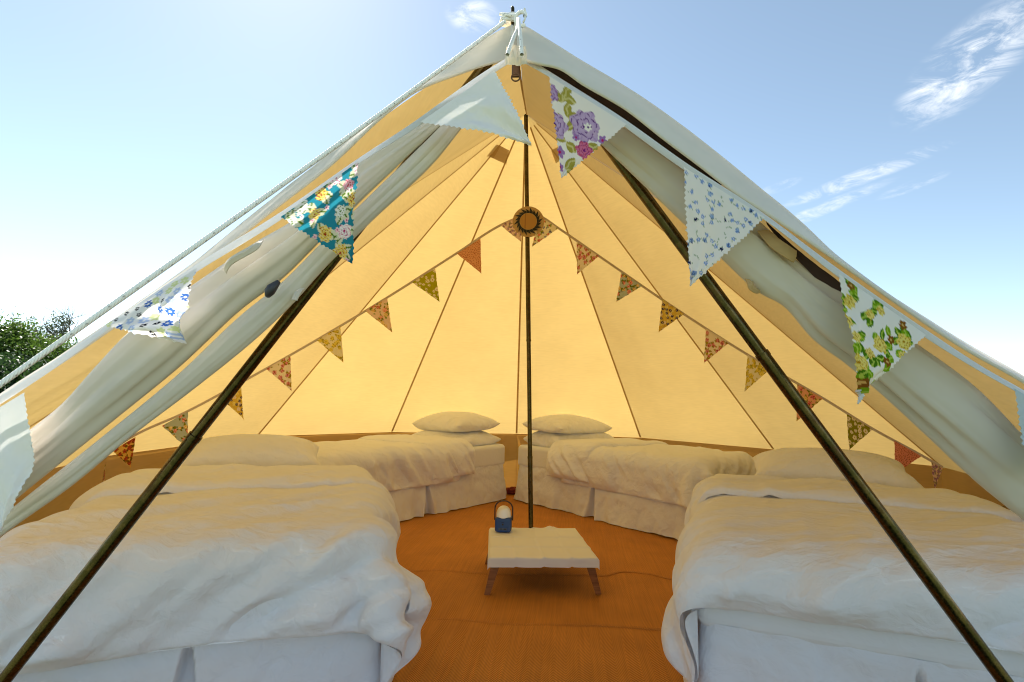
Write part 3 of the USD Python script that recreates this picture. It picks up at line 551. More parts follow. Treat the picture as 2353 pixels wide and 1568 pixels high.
BW, BL, BT, BB = .82, 1.86, .50, .30        # bed width, length, top of the mattress, top of the base

def drape(x0, x1, y0, y1, z, off, seed, res=.026, steps=80, iters=16, slack=.045, curl=None, top=BT, W=BW):
    nx, ny = int((x1 - x0) / res) + 1, int((y1 - y0) / res) + 1
    x, y = np.linspace(x0, x1, nx), np.linspace(y0, y1, ny); X, Y = np.meshgrid(x, y, indexing='ij')
    r = np.random.default_rng(seed); Z = np.full_like(X, z) + .02 * (fbm(np.stack([X * 3, Y * 3, 0 * X + seed], -1), 3, seed) - .5)
    P = np.stack([X, Y, Z], -1).reshape(-1, 3); E = sheet_edges(nx, ny)
    L = np.linalg.norm(P[E[:, 0]] - P[E[:, 1]], axis=1) * (1 + slack * (fbm((P[E[:, 0]] + P[E[:, 1]]) * np.array([1.6, 1.0, 0]) + seed, 2, seed) - .15))
    c = Cloth(P, E, L); c.run(steps, iters, box_collide(W / 2, BL / 2, top, .07, off), damp=.975)
    c.V[:] = 0; c.run(6, iters, box_collide(W / 2, BL / 2, top, .07, off), damp=.8)
    return c.X, nx, ny
def place(v, foot_corner, head_dir, side):
    """bed coordinates (x across, y from foot to head, centred) to the room. foot_corner: where the inner foot corner stands; side: +1 when the bed lies to the left of it"""
    h = np.array([*head_dir, 0.]) / np.hypot(*head_dir); xr = np.array([h[1], -h[0], 0.])   # to the right when looking towards the head
    return foot_corner, h, xr
class Bed:
    def __init__(s, corner, head, side, label, W=BW):
        """corner: (x, y) of the inner foot corner on the floor; side: -1 the bed extends to the left of it (seen towards the head)"""
        h = np.array([*head, 0.]); h /= np.linalg.norm(h); xr = np.array([h[1], -h[0], 0.])
        s.o = np.array([*corner, .016]) + xr * side * W / 2 + h * BL / 2; s.W = W; s.h, s.xr = h, xr; s.label = label
        s.rot = math.atan2(xr[1], xr[0]); s.t = thing('bed', label, 'bed', s.o, s.rot)
    def world(s, v): return np.asarray(v) @ np.stack([s.xr, s.h, [0, 0, 1.]]) + s.o
def mattress(seed, W):
    m = rbox((W, BL, BT - BB), .035, 5)
    m = m.subdivide_to_size(.06); v = np.array(m.vertices); v[:, 2] += (BT + BB) / 2
    d = fbm(v * 4 + seed, 3, seed) - .5; n = m.vertex_normals; v = v + n * (d * .014)[:, None]; return trimesh.Trimesh(v, m.faces, process=False)
def valance(seed, W):
    hx, hy, r = W / 2 - .01, BL / 2 - .01, .05; ang = np.linspace(0, np.pi / 2, 7)
    path = []
    for (cx, cy, a0) in ((hx - r, hy - r, 0), (-hx + r, hy - r, 1), (-hx + r, -hy + r, 2), (hx - r, -hy + r, 3)):
        for q in ang: path.append((cx + r * math.cos(q + a0 * np.pi / 2), cy + r * math.sin(q + a0 * np.pi / 2)))
    path.append(path[0]); path = np.array(path); d = np.r_[0, np.cumsum(np.linalg.norm(np.diff(path, axis=0), axis=1))]; n = 1100; s = np.linspace(0, d[-1], n, endpoint=False)
    c = np.stack([np.interp(s, d, path[:, k]) for k in (0, 1)], 1); t = np.roll(c, -8, 0) - np.roll(c, 8, 0); t /= np.linalg.norm(t, axis=1, keepdims=True); out = np.stack([t[:, 1], -t[:, 0]], 1)
    m = 22; z = np.linspace(BB + .022, .004, m); v = (1 - z / BB)[None, :]
    ph = s / d[-1] * 2 * np.pi; p3 = np.stack([np.cos(ph) * 2.2, np.sin(ph) * 2.2, 0 * ph + seed], -1)
    off = .010 + .045 * v * (.4 + 1.2 * noise(p3 * 1.1, seed))[:, None] + (noise(p3 * 5, seed + 3)[:, None] - .5) * .045 * v + (fbm(np.stack([np.repeat(p3[:, :1] * 4, m, 1), np.repeat(p3[:, 1:2] * 4, m, 1), np.repeat(v * 3, n, 0)], -1), 3, seed) - .5) * .030
    zz = np.repeat(z[None], n, 0)
    for tx, ty in ((0, hy), (0, -hy), (hx, 0), (-hx, 0)):                      # inverted pleat in the middle of each side
        k = np.argmin(np.hypot(c[:, 0] - tx, c[:, 1] - ty)); ds = (s - s[k] + d[-1] / 2) % d[-1] - d[-1] / 2
        wdt = .004 + .042 * v; off = off - .055 * np.exp(-(ds[:, None] / wdt) ** 8) * np.clip(v * 4, 0, 1) + .022 * np.exp(-((np.abs(ds[:, None]) - wdt * 1.5) / .02) ** 2) * v
    hem = .010 * (noise(p3 * 3, seed + 9) - .3)[:, None] * v; P = np.concatenate([c[:, None] + out[:, None] * off[..., None], (zz + np.maximum(hem, 0))[..., None]], -1)
    return tm(grid(P, closed_u=True, flip=True))
BASEM = plain('bed_base', (.35, .33, .30), .9)
def build_bed(b, seed):
    obj('mattress', mattress(seed, b.W), SHEET, b.t, smooth=60); obj('valance', valance(seed, b.W), SKIRT, b.t, smooth=True)
    bs = rbox((b.W - .10, BL - .10, BB - .02), .02, 2); bs.apply_translation([0, 0, BB / 2]); obj('base', bs, BASEM, b.t)
def duvet(b, label, seed, foot=.28, fold=.45, band=.42, wl=1.34, shift=0., T=.055, band_w=1.38, bshift=0., skew=0., bskew=0., wr=.010, fa=.10):
    """cover from past the foot to the fold; then its turned-back end lying on top"""
    t = thing('duvet', label, 'duvet', b.o, b.rot)
    yb = BL / 2 - fold
    X, nx, ny = drape(-wl / 2 + shift, wl / 2 + shift, -BL / 2 - foot, yb, BT + .035, .022, seed, W=b.W)
    if skew: X[:, 0] += 0
    obj('cover', puff(X, nx, ny, T, seed=seed, wrinkle=wr, fold_amp=fa), LINEN, t, smooth=True)
    X2, nx, ny = drape(-band_w / 2 + bshift, band_w / 2 + bshift, yb - band, yb + .05, BT + .10, .022 + T * .75, seed + 50, top=BT, slack=.035, W=b.W)
    # skew the free edge a little
    X2[:, 1] += bskew * X2[:, 0]
    obj('turned_back_end', puff(X2, nx, ny, T * .7, seed=seed + 50, wrinkle=wr, fold_amp=fa, edge=.08, sag=T * .34), LINEN, t, smooth=True)
    return t

# ------------------------------------------------------------------ pillows
def pillow_mesh(seed, a=.79, b_=.52, fill=1.0, res=.024, slump=0.):
    nx, ny = int(a / res) + 1, int(b_ / res) + 1; x, y = np.linspace(-a / 2, a / 2, nx), np.linspace(-b_ / 2, b_ / 2, ny); X, Y = np.meshgrid(x, y, indexing='ij')
    i = np.arange(nx * ny).reshape(nx, ny); inner = np.zeros((nx, ny), bool); inner[1:-1, 1:-1] = True
    j = i.copy(); j[inner] = nx * ny + np.arange(inner.sum())                   # lower side shares the border
    P = np.zeros((nx * ny + inner.sum(), 3)); P[i.ravel()] = np.stack([X, Y, 0 * X + .01], -1).reshape(-1, 3); P[j[inner]] = np.stack([X[inner], Y[inner], 0 * X[inner] - .01], -1)
    E = []
    for k in (i, j):
        for a0, b0 in ((k[1:], k[:-1]), (k[:, 1:], k[:, :-1]), (k[1:, 1:], k[:-1, :-1]), (k[1:, :-1], k[:-1, 1:])): E.append(np.stack([a0.ravel(), b0.ravel()], 1))
    E = np.unique(np.sort(np.vstack(E), 1), axis=0); L = np.linalg.norm((P[E[:, 0]] - P[E[:, 1]])[:, :2], axis=1)
    L = L * (1 + .05 * (2 * fbm((P[E[:, 0]] + P[E[:, 1]]) * 4 + seed, 3, seed) - .8))
    q = lambda k, fl: np.vstack([np.stack([k[:-1, :-1], k[1:, :-1], k[1:, 1:]], -1).reshape(-1, 3), np.stack([k[:-1, :-1], k[1:, 1:], k[:-1, 1:]], -1).reshape(-1, 3)])[:, ::fl]
    F = np.vstack([q(i, 1), q(j, -1)]); c = Cloth(P, E, L)
    r = np.random.default_rng(seed); cx, cy = r.uniform(-.15, .15) * a, r.uniform(-.15, .15) * b_
    def force(X_, k):
        n = np.cross(X_[F[:, 1]] - X_[F[:, 0]], X_[F[:, 2]] - X_[F[:, 0]]); vol = (X_[F[:, 0]] * n).sum() / 6; f = np.zeros_like(X_)
        for m_ in range(3): np.add.at(f, F[:, m_], n)
        target = .050 * fill; p = np.clip((target - vol) / target, -.5, 1) * 6e4
        return f * p
    def coll(P_, X0): P_[:, 2] = np.maximum(P_[:, 2], -.055); return P_
    c.run(110, 10, coll, g=-2.0, damp=.88, force=force, dt=1 / 60)
    v = c.X; m = trimesh.Trimesh(v, F, process=False); m = m.subdivide_loop(1)
    v = np.array(m.vertices); n = m.vertex_normals; e = fbm(v * np.array([9, 22, 9]) + seed, 3, seed) - .5
    v = v + n * (e * .010)[:, None]; v[:, 2] -= v[:, 2].min(); return trimesh.Trimesh(v, m.faces, process=False)
def pillow(label, mesh, loc, rot, tilt=(0, 0), group=None):
    v = np.array(mesh.vertices); v[:, 2] += v[:, 0] * tilt[0] + v[:, 1] * tilt[1]; t = thing('pillow', label, 'pillow', loc, rot, group)
    obj('pillowcase', trimesh.Trimesh(v, mesh.faces, process=False), LINEN, t, smooth=True)

B1 = Bed((-.40, -1.435), (-.36, .933), -1, 'front left bed with its foot towards the camera, behind the left pole', 1.06)
B2 = Bed((.53, -1.50), (.36, .933), 1, 'front right bed with its foot towards the camera, crossed by the right pole', 1.06)
B3 = Bed((-.17 + BL * -.652, 1.80 + BL * -.758), (.652, .758), -1, 'back left bed along the tent wall, left of the centre pole')
B4 = Bed((-.07 + BL * .683, 1.80 + BL * -.73), (-.683, .73), 1, 'back right bed along the tent wall, right of the centre pole')
for k, b in enumerate((B1, B2, B3, B4)): build_bed(b, k + 1)
duvet(B1, 'white duvet hanging over the foot of the front left bed', 3, foot=.21, fold=.69, wl=1.62, band_w=1.66, shift=.03, bshift=-.03, bskew=-.02)
duvet(B2, 'white duvet on the front right bed, bunched up at its foot', 8, foot=.11, fold=.62, wl=1.60, band_w=1.64, shift=-.02, bskew=.03)
duvet(B3, 'white duvet on the back left bed, folded back below two pillows', 13, foot=.12, fold=.60, shift=.0, bskew=.22, T=.048, fa=.055)
duvet(B4, 'white duvet on the back right bed, folded back below two pillows', 17, foot=.12, fold=.60, shift=.0, bskew=-.22, T=.048, fa=.055)
pm = [pillow_mesh(1), pillow_mesh(2, fill=.95), pillow_mesh(5, fill=.86), pillow_mesh(6, fill=.78)]
def on(b, x, y, z): return b.world([x, y, z])
pillow('plump white pillow on the front left bed, crossed by the left pole', pm[0], on(B1, -.08, BL / 2 - .26, BT - .006), B1.rot + .06, (0, .16))
pillow('wide white pillow on the front right bed, crossed by the right pole', pm[1], on(B2, .06, BL / 2 - .26, BT - .006), B2.rot - .05, (0, .16))
pillow('lower pillow of the stack on the back left bed', pm[3], on(B3, 0, BL / 2 - .29, BT - .006), B3.rot + .05)
pillow('upper pillow of the stack on the back left bed', pm[2], on(B3, -.02, BL / 2 - .27, BT + .118), B3.rot - .08, (.03, .04))
pillow('lower pillow of the stack on the back right bed', pm[2], on(B4, 0, BL / 2 - .29, BT - .006), B4.rot - .05)
pillow('upper pillow of the stack on the back right bed', pm[3], on(B4, -.01, BL / 2 - .28, BT + .126), B4.rot + .04, (-.02, .04))

# ------------------------------------------------------------------ table, cloth, lantern
TZ = .185; tl, tr_, bl_, br_ = (np.array([*p, 0.]) for p in ((-.148, -.50), (.385, -.465), (-.185, .055), (.325, .085)))
table = thing('low_table', 'low folding wooden table in front of the centre pole', 'table')
q = np.stack([tl, tr_, br_, bl_]); cen = q.mean(0); q = cen + (q - cen) * .985
top = trimesh.creation.extrude_polygon(Polygon(q[:, :2]), .022); top.apply_translation([0, 0, TZ - .024]); obj('table_top', top, WOOD, table)
feet = [at_h(1119, 1368, 0.012), at_h(1375, 1366, .012), at_h(1120, 1297, .012), at_h(1300, 1290, .012)]
for k, f in enumerate(feet):
    c = q[[0, 1, 3, 2][k]] * .88 + cen * .12 + np.array([0, 0, TZ - .024]); f = f.copy(); f[2] = .014
    d = c - f; x = np.array([.019, 0, 0]); y = np.array([0, .012, 0])
    P = np.stack([np.stack([p - x * s - y * s, p + x * s - y * s, p + x * s + y * s, p - x * s + y * s]) for p, s in ((f, .62), (f + d * .02, .75), (f + d * .97, 1.15), (c, 1.15))])
    v, fc = grid(P, closed_v=True); fc = np.vstack([fc, [[0, 1, 2], [0, 2, 3]]]); obj('leg', tm((v, fc)), WOOD, table)
kn = lathe([(0.0001, .0), (.022, .004), (.026, .012), (.018, .02), (.0001, .02)], 20); kp = at_h(1225, 1297, TZ - .045); kn.apply_translation([.128, -.43, TZ - .045]); obj('catch_knob', kn, BLACK, table, smooth=40)
# cloth over the table: fold creases, a short drop at the front
n, m = 70, 80; u = np.linspace(-.015, 1.012, n)[:, None]; v = np.linspace(-.075, 1.02, m)[None, :]
vc = np.clip(v, 0.0, 1.05); P = (tl * (1 - u[..., None]) + tr_ * u[..., None]) * (1 - vc[..., None]) + (bl_ * (1 - u[..., None]) + br_ * u[..., None]) * vc[..., None]
drop = np.clip(-v, 0, 1) * .58
rise = .004 + .004 * fbm(np.stack(np.broadcast_arrays(u * 6, v * 6, 0 * u * v), -1), 3, 2)
for cpos, ax in ((.25, u), (.5, u), (.75, u), (.33, v), (.66, v)): rise = rise + .0045 * np.exp(-((ax - cpos + .006 * np.sin(7 * (u + v))) / .010) ** 2) + .002 * np.sin((ax - cpos) * 40) * np.exp(-((ax - cpos) / .05) ** 2)
rise = rise + .016 * np.exp(-((u - .70) / .05) ** 2 - ((v - 1.0) / .05) ** 2)
P[..., 2] = TZ + rise - drop - np.clip((np.abs(u - .5) - .5), 0, 1) * .8; P[..., 1] -= np.clip(-v * 5, 0, 1) * .010 * (1 + .4 * np.sin(u * 21))
obj('table_cloth', grid(P, flip=False), SHEET, None, smooth=True, label='white folded cloth spread over the low wooden table', cat='cloth')
ln = thing('lantern', 'blue camping lantern with cream globe on the left back corner of the table', 'lantern', (*at_h(1156, 1223, TZ + .012)[:2] + np.array([0, .045]), TZ + .0085), -.05)
LW = .094
b0 = rbox((LW, LW, .082), .014, 5); b0.apply_translation([0, 0, .041]); case = obj('case', b0, BLUE, ln, smooth=40)
gl = lathe([(.0001, .142), (.012, .1405), (.024, .135), (.033, .126), (.039, .114), (.042, .10), (.043, .088), (.043, .078)], 40); obj('globe', gl, GLOBE, ln, smooth=True)
t_ = np.linspace(0, np.pi, 30); hp = np.stack([np.cos(t_) * .052 * np.abs(np.cos(t_)) ** -.25 * np.clip(np.abs(np.cos(t_)) ** .25, .0001, 1), 0 * t_, .118 + np.sin(t_) ** .8 * .052], 1)
hp = np.vstack([[.052, 0, .06], [.052, 0, .09], hp, [-.052, 0, .09], [-.052, 0, .06]]); obj('handle', tube(resample(hp, 60), .0042, 8), plain('handle_dark', (.045, .02, .012), .5), ln, smooth=True)
for x, w, z, h in ((0, .010, .046, .010),): bt = cyl(.0055, .003, 20); bt.apply_transform(trimesh.transformations.rotation_matrix(math.pi / 2, [1, 0, 0])); bt.apply_translation([0, -LW / 2 - .0005, z]); obj('button', bt, BLACK, case)
for x, w in ((-.010, .008), (.013, .016)):
    pb = rbox((w, .003, .007), .001, 2); pb.apply_translation([x, -LW / 2 - .0005, .020]); obj('port', pb, BLACK, case)
pl = rbox((.050, .0016, .012), .0007, 2); pl.apply_translation([0, -LW / 2 - .0002, .020]); obj('port_panel', pl, plain('grey_blue', (.05, .08, .16), .5), case)
mk = rbox((.017, .0012, .0035), .0004, 2); mk.apply_translation([0, -LW / 2 - .0003, .058]); obj('mark', mk, plain('mark_dark', (.006, .02, .09), .4), case)
# dark red cloth left on the floor at the back wall
ws = np.linspace(0, 1, 30); c0 = at_h(1180, 1132, .02)
cb = trimesh.creation.icosphere(4, 1.0); v = np.array(cb.vertices); f_ = fbm(v * 2.5, 4, 4); v = v * (.8 + .5 * f_)[:, None] * np.array([.085, .05, .035]); v[:, 2] = np.maximum(v[:, 2], -.03) + .03
v = v + np.array([c0[0], c0[1] - .05, .016])
CB = mat('red_print', {'g': ('geometry', {}), 'v': ('voronoi_texture', {'scale': 60.0}), 'r': ('rgb_ramp', {'ramp': [(0, (.45, .12, .05)), (.35, (.16, .018, .012)), (1, (.10, .010, .010))]}), 'p': ('principled_bsdf', {'roughness': .9})}, [('g.position', 'v.vector'), ('v.distance', 'r.fac'), ('r.color', 'p.base_color')])
obj('cloth_bundle', trimesh.Trimesh(v, cb.faces, process=False), CB, None, smooth=True, label='small dark red printed cloth lying between the back beds at the wall', cat='cloth')
# ------------------------------------------------------------------ printed cotton pennants
def hexc(h): c = np.array([int(h[i:i + 2], 16) for i in (0, 2, 4)]) / 255.; return np.where(c < .04045, c / 12.92, ((c + .055) / 1.055) ** 2.4)
def mixc(C, m, col): C[m] = col if np.ndim(col) == 1 else col[m]
def leaf_at(C, x, y, cx, cy, L, w, a, col, vein=None):
    u, v = (x - cx) * math.cos(a) + (y - cy) * math.sin(a), -(x - cx) * math.sin(a) + (y - cy) * math.cos(a); s = u / L
    m = (s > 0) & (s < 1) & (np.abs(v) < w * np.sin(np.pi * np.clip(s, 0, 1)) ** .8); C[m] = col
    if vein is not None: C[m & (np.abs(v - .25 * w * np.sin(s * 9)) < w * .22)] = vein
def daisy(C, x, y, cx, cy, r, n, rot, pet, cen, hollow=0.):
    d, t = np.hypot(x - cx, y - cy), np.arctan2(y - cy, x - cx); R = r * (.58 + .42 * np.abs(np.cos(n * (t - rot) / 2)) ** .8)
    C[(d < R) & (d > hollow * r)] = pet; C[d < r * .27] = cen
def rose(C, x, y, cx, cy, r, rot, light, mid, dark, frac=1.):
    d, t = np.hypot(x - cx, y - cy), np.arctan2(y - cy, x - cx) - rot; R = r * (.88 + .09 * np.cos(7 * t) + .05 * np.cos(4 * t + 1)); m = d < R; q = d / r
    k = (q * 3.1 + .22 * np.sin(5 * t + q * 5) + t / (2 * np.pi)) % 1.0
    col = light * (1 - k[:, None] ** 1.6) + mid * k[:, None] ** 1.6; C[m] = col[m]; C[m & (k > .84)] = dark; C[m & (q < .14)] = dark; C[m & (q > .55) & (np.cos(11 * t) > .80)] = mid
def scatter(seed, w, h, n, dmin):
    r = np.random.default_rng(seed); pts = []
    for _ in range(n * 30):
        p = r.uniform([-w / 2, 0], [w / 2, h])
        if all(np.hypot(*(p - q)) > dmin for q in pts): pts.append(p)
        if len(pts) >= n: break
    return pts, r
H = {k: hexc(v) for k, v in dict(white='F5F3F0', cream='EFE3C4', teal='2F8FA6', teal2='4AA0B5', red='C22B2B', pink='E58FA8', pale='F3C9CF', yellow='EBC93C', gold='C79A22', green='5E7F2B', leaf='7E9A3A', olive='8A8A22', lime='A9A51C', purple='8B57A6', violet='5E2E86', lilac='C9B2DA', blue='3F6FC0', navy='1D2B55', sky='A9C3E6', peach='E9B084', coral='E08A72', brown='8A5A22', grey='B9C3BC', black='22222C', magenta='B8286F', pinkbg='EBCBB6').items()}
def paint(style, x, y, w, h, seed):
    C = np.zeros((len(x), 3)); g = H
    def roses(pts, r, sizes, pal, leaves, nl=3):
        for p in pts:
            s = sizes * r.uniform(.75, 1.25)
            for k in range(nl): leaf_at(C, x, y, *p, s * 1.9, s * .42, r.uniform(0, 6.28), leaves[r.integers(len(leaves))], leaves[0] * .6)
        for p in pts:
            s = sizes * r.uniform(.75, 1.25); a, b, c = pal[r.integers(len(pal))]; rose(C, x, y, *p, s, r.uniform(0, 6.28), a, b, c)
    if style == 'plain': C[:] = g['white']
    elif style == 'paleblue': C[:] = hexc('C6D6DE')
    elif style == 'teal':
        C[:] = g['teal'] * (1 - (y / h)[:, None] * .15); pts, r = scatter(seed, w, h, 22, .034)
        for p in pts:
            for k in range(3): leaf_at(C, x, y, *p, .028, .008, r.uniform(0, 6.28), hexc('DCDCC0'), g['green'])
        for i, p in enumerate(pts):
            a, b, c = [(g['yellow'], hexc('F0E0B0'), hexc('A8301E')), (g['white'], g['pale'], g['magenta']), (g['white'], hexc('D9DCCB'), g['green']), (g['pale'], g['pink'], g['red'])][i % 4]; rose(C, x, y, *p, .0165 * r.uniform(.8, 1.15), r.uniform(0, 6), a, b, c)
        for p in scatter(seed + 3, w, h, 16, .022)[0]: daisy(C, x, y, *p, .0055, 5, 0, g['pale'] if r.random() < .6 else g['white'], g['magenta'])
    elif style == 'purple':
        C[:] = g['white']; r = np.random.default_rng(seed)
        for cx, cy in ((-.012, .05), (-.052, .036), (-.03, .055), (-.06, .08), (.055, .075), (-.015, .10), (.0, .15), (-.05, .022)):
            for k in range(2): leaf_at(C, x, y, cx, cy, .03, .009, r.uniform(0, 6.28), hexc('A9A24A'), hexc('D2CC8C'))
        rose(C, x, y, .012, .052, .036, .4, g['lilac'], hexc('B49AD0'), g['violet']); daisy(C, x, y, .018, .05, .009, 6, 0, g['white'], g['violet'])
        rose(C, x, y, -.048, .085, .031, 1.4, g['lilac'], hexc('B79CD2'), g['violet']); rose(C, x, y, -.078, .03, .020, 2, g['lilac'], g['purple'], g['violet'])
        rose(C, x, y, .026, .098, .020, 3, hexc('D77BA8'), hexc('C04A6A'), hexc('7C2A7C'))
        for cx, cy, q in ((-.02, .128, .012), (.055, .058, .010), (-.045, .135, .011), (.002, .083, .008), (-.01, .155, .009)): daisy(C, x, y, cx, cy, q, 5, cx * 90, hexc('A07CC0'), g['magenta'])
    elif style == 'blueflower':
        C[:] = g['white']; pts, r = scatter(seed, w, h, 120, .0105)
        for p in pts:
            k = r.random(); a = r.uniform(0, 6.28)
            leaf_at(C, x, y, *p, .008, .0010, a, hexc('9DAF96')); leaf_at(C, x, y, *p, .008, .0009, a + 2.2, hexc('A9B8A2'))
            if k < .5: daisy(C, x, y, *p, .0042, 5, a, hexc('86A4DE'), g['white'])
            elif k < .75: rose(C, x, y, *p, .0052, a, g['sky'], g['blue'], g['navy'])
            elif k < .85: daisy(C, x, y, *p, .0036, 5, a, g['navy'], g['navy'])
    elif style == 'daisyblue':
        C[:] = g['white']; pts, r = scatter(seed, w, h, 90, .0165)
        for p in pts:
            k = r.random(); a = r.uniform(0, 6.28)
            if k < .3: daisy(C, x, y, *p, .009, 6, a, hexc('DCE3A8'), hexc('EEF0D0'))
            elif k < .48: daisy(C, x, y, *p, .0085, 7, a, g['blue'], g['white'])
            elif k < .68: daisy(C, x, y, *p, .0052, 5, a, g['black'], g['white'])
            else: daisy(C, x, y, *p, .0085, 6, a, hexc('B9C9EA'), g['white'])
    elif style == 'yellowrose':
        C[:] = g['white']; pts, r = scatter(seed, w, h, 26, .027)
        for p in pts:
            for k in range(4): leaf_at(C, x, y, *(p + r.normal(0, .006, 2)), .021, .007, r.uniform(0, 6.28), hexc('7DAA20') if r.random() < .6 else hexc('4F7F1C'), hexc('B5CF55'))
        for i, p in enumerate(pts):
            if i % 3 < 2: rose(C, x, y, *p, .0135 * r.uniform(.7, 1.2), r.uniform(0, 6), hexc('F3E58A'), hexc('E3C63A'), hexc('B78A1E'))
            else: daisy(C, x, y, *p, .009, 5, 0, g['brown'], hexc('D9B66A'))
    elif style == 'dots':
        C[:] = hexc('DFA077') if seed % 2 else hexc('E2907E')
        for p in scatter(seed, w, h, 220, .010)[0]: C[np.hypot(x - p[0], y - p[1]) < .0030] = hexc('A85A3A')
    elif style == 'limedaisy':
        C[:] = g['lime'] if seed % 2 else hexc('8C8A26'); pts, r = scatter(seed, w, h, 34, .023)
        for p in pts: daisy(C, x, y, *p, r.choice([.009, .014]), 8, r.uniform(0, 6), hexc('F2E4D2'), g['lime'])
    elif style == 'purpledaisy':
        C[:] = hexc('DDBB52'); pts, r = scatter(seed, w, h, 40, .020)
        for p in pts: daisy(C, x, y, *p, .0115, 7, r.uniform(0, 6), hexc('E9D6CE') if r.random() < .25 else hexc('EBD98A'), g['yellow'])
        for p in scatter(seed + 5, w, h, 34, .021)[0]: daisy(C, x, y, *p, .0095, 7, 0, hexc('3A2A4E'), hexc('E8D9C8'))
    else:
        bg, pal, lv = {'peachrose': (g['pinkbg'], [(hexc('F3B79A'), hexc('E0705A'), hexc('B23A36')), (hexc('F2DCA0'), hexc('E6B25A'), hexc('B9702A'))], [g['olive'], hexc('8C9440')]),
            'yellowfloral': (g['cream'], [(hexc('F0DC6A'), hexc('DDBB2E'), hexc('A98A1A'))], [hexc('B7A526'), hexc('CDB94A')]),
            'redrose': (hexc('F1E2CE'), [(hexc('EAA9A0'), hexc('C8484C'), hexc('8E1F2E'))], [hexc('B79A30'), hexc('9C8F30')]),
            'greyrose': (g['grey'], [(hexc('F6B7A6'), hexc('E4604E'), hexc('B02A30')), (hexc('F6DDA0'), hexc('E5B24C'), hexc('B8772A'))], [hexc('84862C'), hexc('6F7A2A')]),
            'darkrose': (hexc('E3B45A'), [(hexc('C8603A'), hexc('8E2A22'), hexc('4A1512'))], [hexc('8A6A1E'), hexc('6E5A1A')]),
            'redblue': (hexc('F2E6C8'), [(hexc('EE9C86'), hexc('D8503C'), hexc('A62A24')), (hexc('B9B4C8'), hexc('6F6A94'), hexc('3A3560'))], [hexc('8FA04A'), hexc('A9A850')]),
            'palepink': (hexc('EFD0C0'), [(hexc('C9A0B4'), hexc('A06A8A'), hexc('5E3A66'))], [hexc('B7A88A'), hexc('A79A7A')]),
            'pinkrose': (hexc('E9A888'), [(hexc('EFA79A'), hexc('D64A4C'), hexc('A01F2C')), (hexc('EFCE8E'), hexc('D9A84A'), hexc('9C7A24'))], [hexc('8A8A30'), hexc('7A7A2A')])}[style]
        C[:] = bg; n, s = (24, .0135) if style not in ('palepink', 'redblue') else (36, .0085); pts, r = scatter(seed, w, h, n, s * 1.95); roses(pts, r, s, pal, lv, 3)
        for p in scatter(seed + 9, w, h, 10, .03)[0]: leaf_at(C, x, y, *p, .014, .004, r.uniform(0, 6.28), lv[1])
    return C
def pennant(parent, TL, TR, TIP_, style, label, seed, nu=40, nv=70, wind=(0., 0., 0.), ripple=.006, zig=.0022, curl=0., mid=None):
    u = np.linspace(0, 1, nu)[None, :]; v = np.linspace(0, 1, nv)[:, None]; wd = np.linalg.norm(TR - TL); e = (TR - TL) / wd; hgt = np.linalg.norm(TIP_ - (TL + TR) / 2)
    top = TL + (TR - TL) * u[..., None]; P = top * (1 - v[..., None]) + TIP_ * v[..., None]
    x = ((u - .5) * (1 - v) * wd + np.dot(TIP_ - (TL + TR) / 2, e) * v * 0 + np.zeros_like(u * v)); y = v * hgt + 0 * u
    C = paint(style, x.ravel(), y.ravel(), wd * 1.02, hgt * 1.02, seed)
    n = np.cross(TR - TL, TIP_ - TL); n /= np.linalg.norm(n)
    zz = np.abs(((v * hgt / .009) % 1.0) - .5) * 4 - 1
    edge = (zz * zig + (noise(np.stack([v * 30, v * 0, v * 0 + seed], -1), seed) - .5) * .004) * np.sin(np.pi * np.clip(v, 0, 1)) ** .3
    for col, sg, base_ in ((0, -1, TL), (nu - 1, 1, TR)):
        d = TIP_ - base_; d /= np.linalg.norm(d); o = np.cross(d, n); o *= np.sign(np.dot(o, e)) * sg; P[:, col] += o * edge
    env = np.clip(v * 2.5, 0, 1)
    w_ = (fbm(np.stack([u * 2.2 + v * 1.5, v * 1.8 - u, 0 * u * v + seed], -1), 3, seed) - .5) * ripple * 4 * env + curl * np.sin(np.pi * u) * v
    w_ = w_ + .5 * ripple * np.sin(u * 9 - v * 6 + seed) * env
    P = P + n * w_[..., None] + np.array(wind) * (np.sin(np.pi * v) * np.ones_like(u))[..., None]
    if mid is not None: P = P + np.asarray(mid) * (np.sin(np.pi * v) ** 1.0 * u * (1 - 0 * v))[..., None]
    return obj('pennant', grid(P), WHITE_FLAG if style == 'plain' else COTTON_PRINT, parent, smooth=True, color=C, label=label)
def ribbon(pts, w, nrm=(0, -1, 0), twist=0.):
    p = np.asarray(pts); t = np.gradient(p, axis=0); t /= np.linalg.norm(t, axis=1, keepdims=True); s = np.cross(t, nrm); s /= np.linalg.norm(s, axis=1, keepdims=True); b = np.cross(s, t)
    k = np.linspace(0, 1, len(p)); a = (twist * np.sin(k * 17))[:, None]; q = s * np.cos(a) + b * np.sin(a); w = np.broadcast_to(w, (len(p),))[:, None]
    return grid(np.stack([p + q * w + b * .001, p + b * .003, p - q * w + b * .001, p - q * w, p + q * w], 1), closed_v=True)
YB = -2.115
big = thing('bunting', 'large floral cotton bunting on white tape across the tent doorway', 'bunting')
TLp = [(1168, 140), (1135, 160), (965, 280), (825, 370), (645, 497), (450, 618), (240, 758), (120, 842), (0, 921), (-200, 1050)]
TRp = [(1205, 138), (1240, 158), (1436, 284), (1571, 381), (1756, 499), (1926, 628), (2126, 767), (2250, 846), (2353, 905), (2560, 1040)]
for px in (TLp, TRp):
    yy = np.linspace(-2.10, YB, len(px)); yy[2:] = YB
    obj('tape', ribbon(resample(at_y([p[0] for p in px], [p[1] for p in px], yy), 160), .0062, twist=.35), TAPE, big, smooth=40)
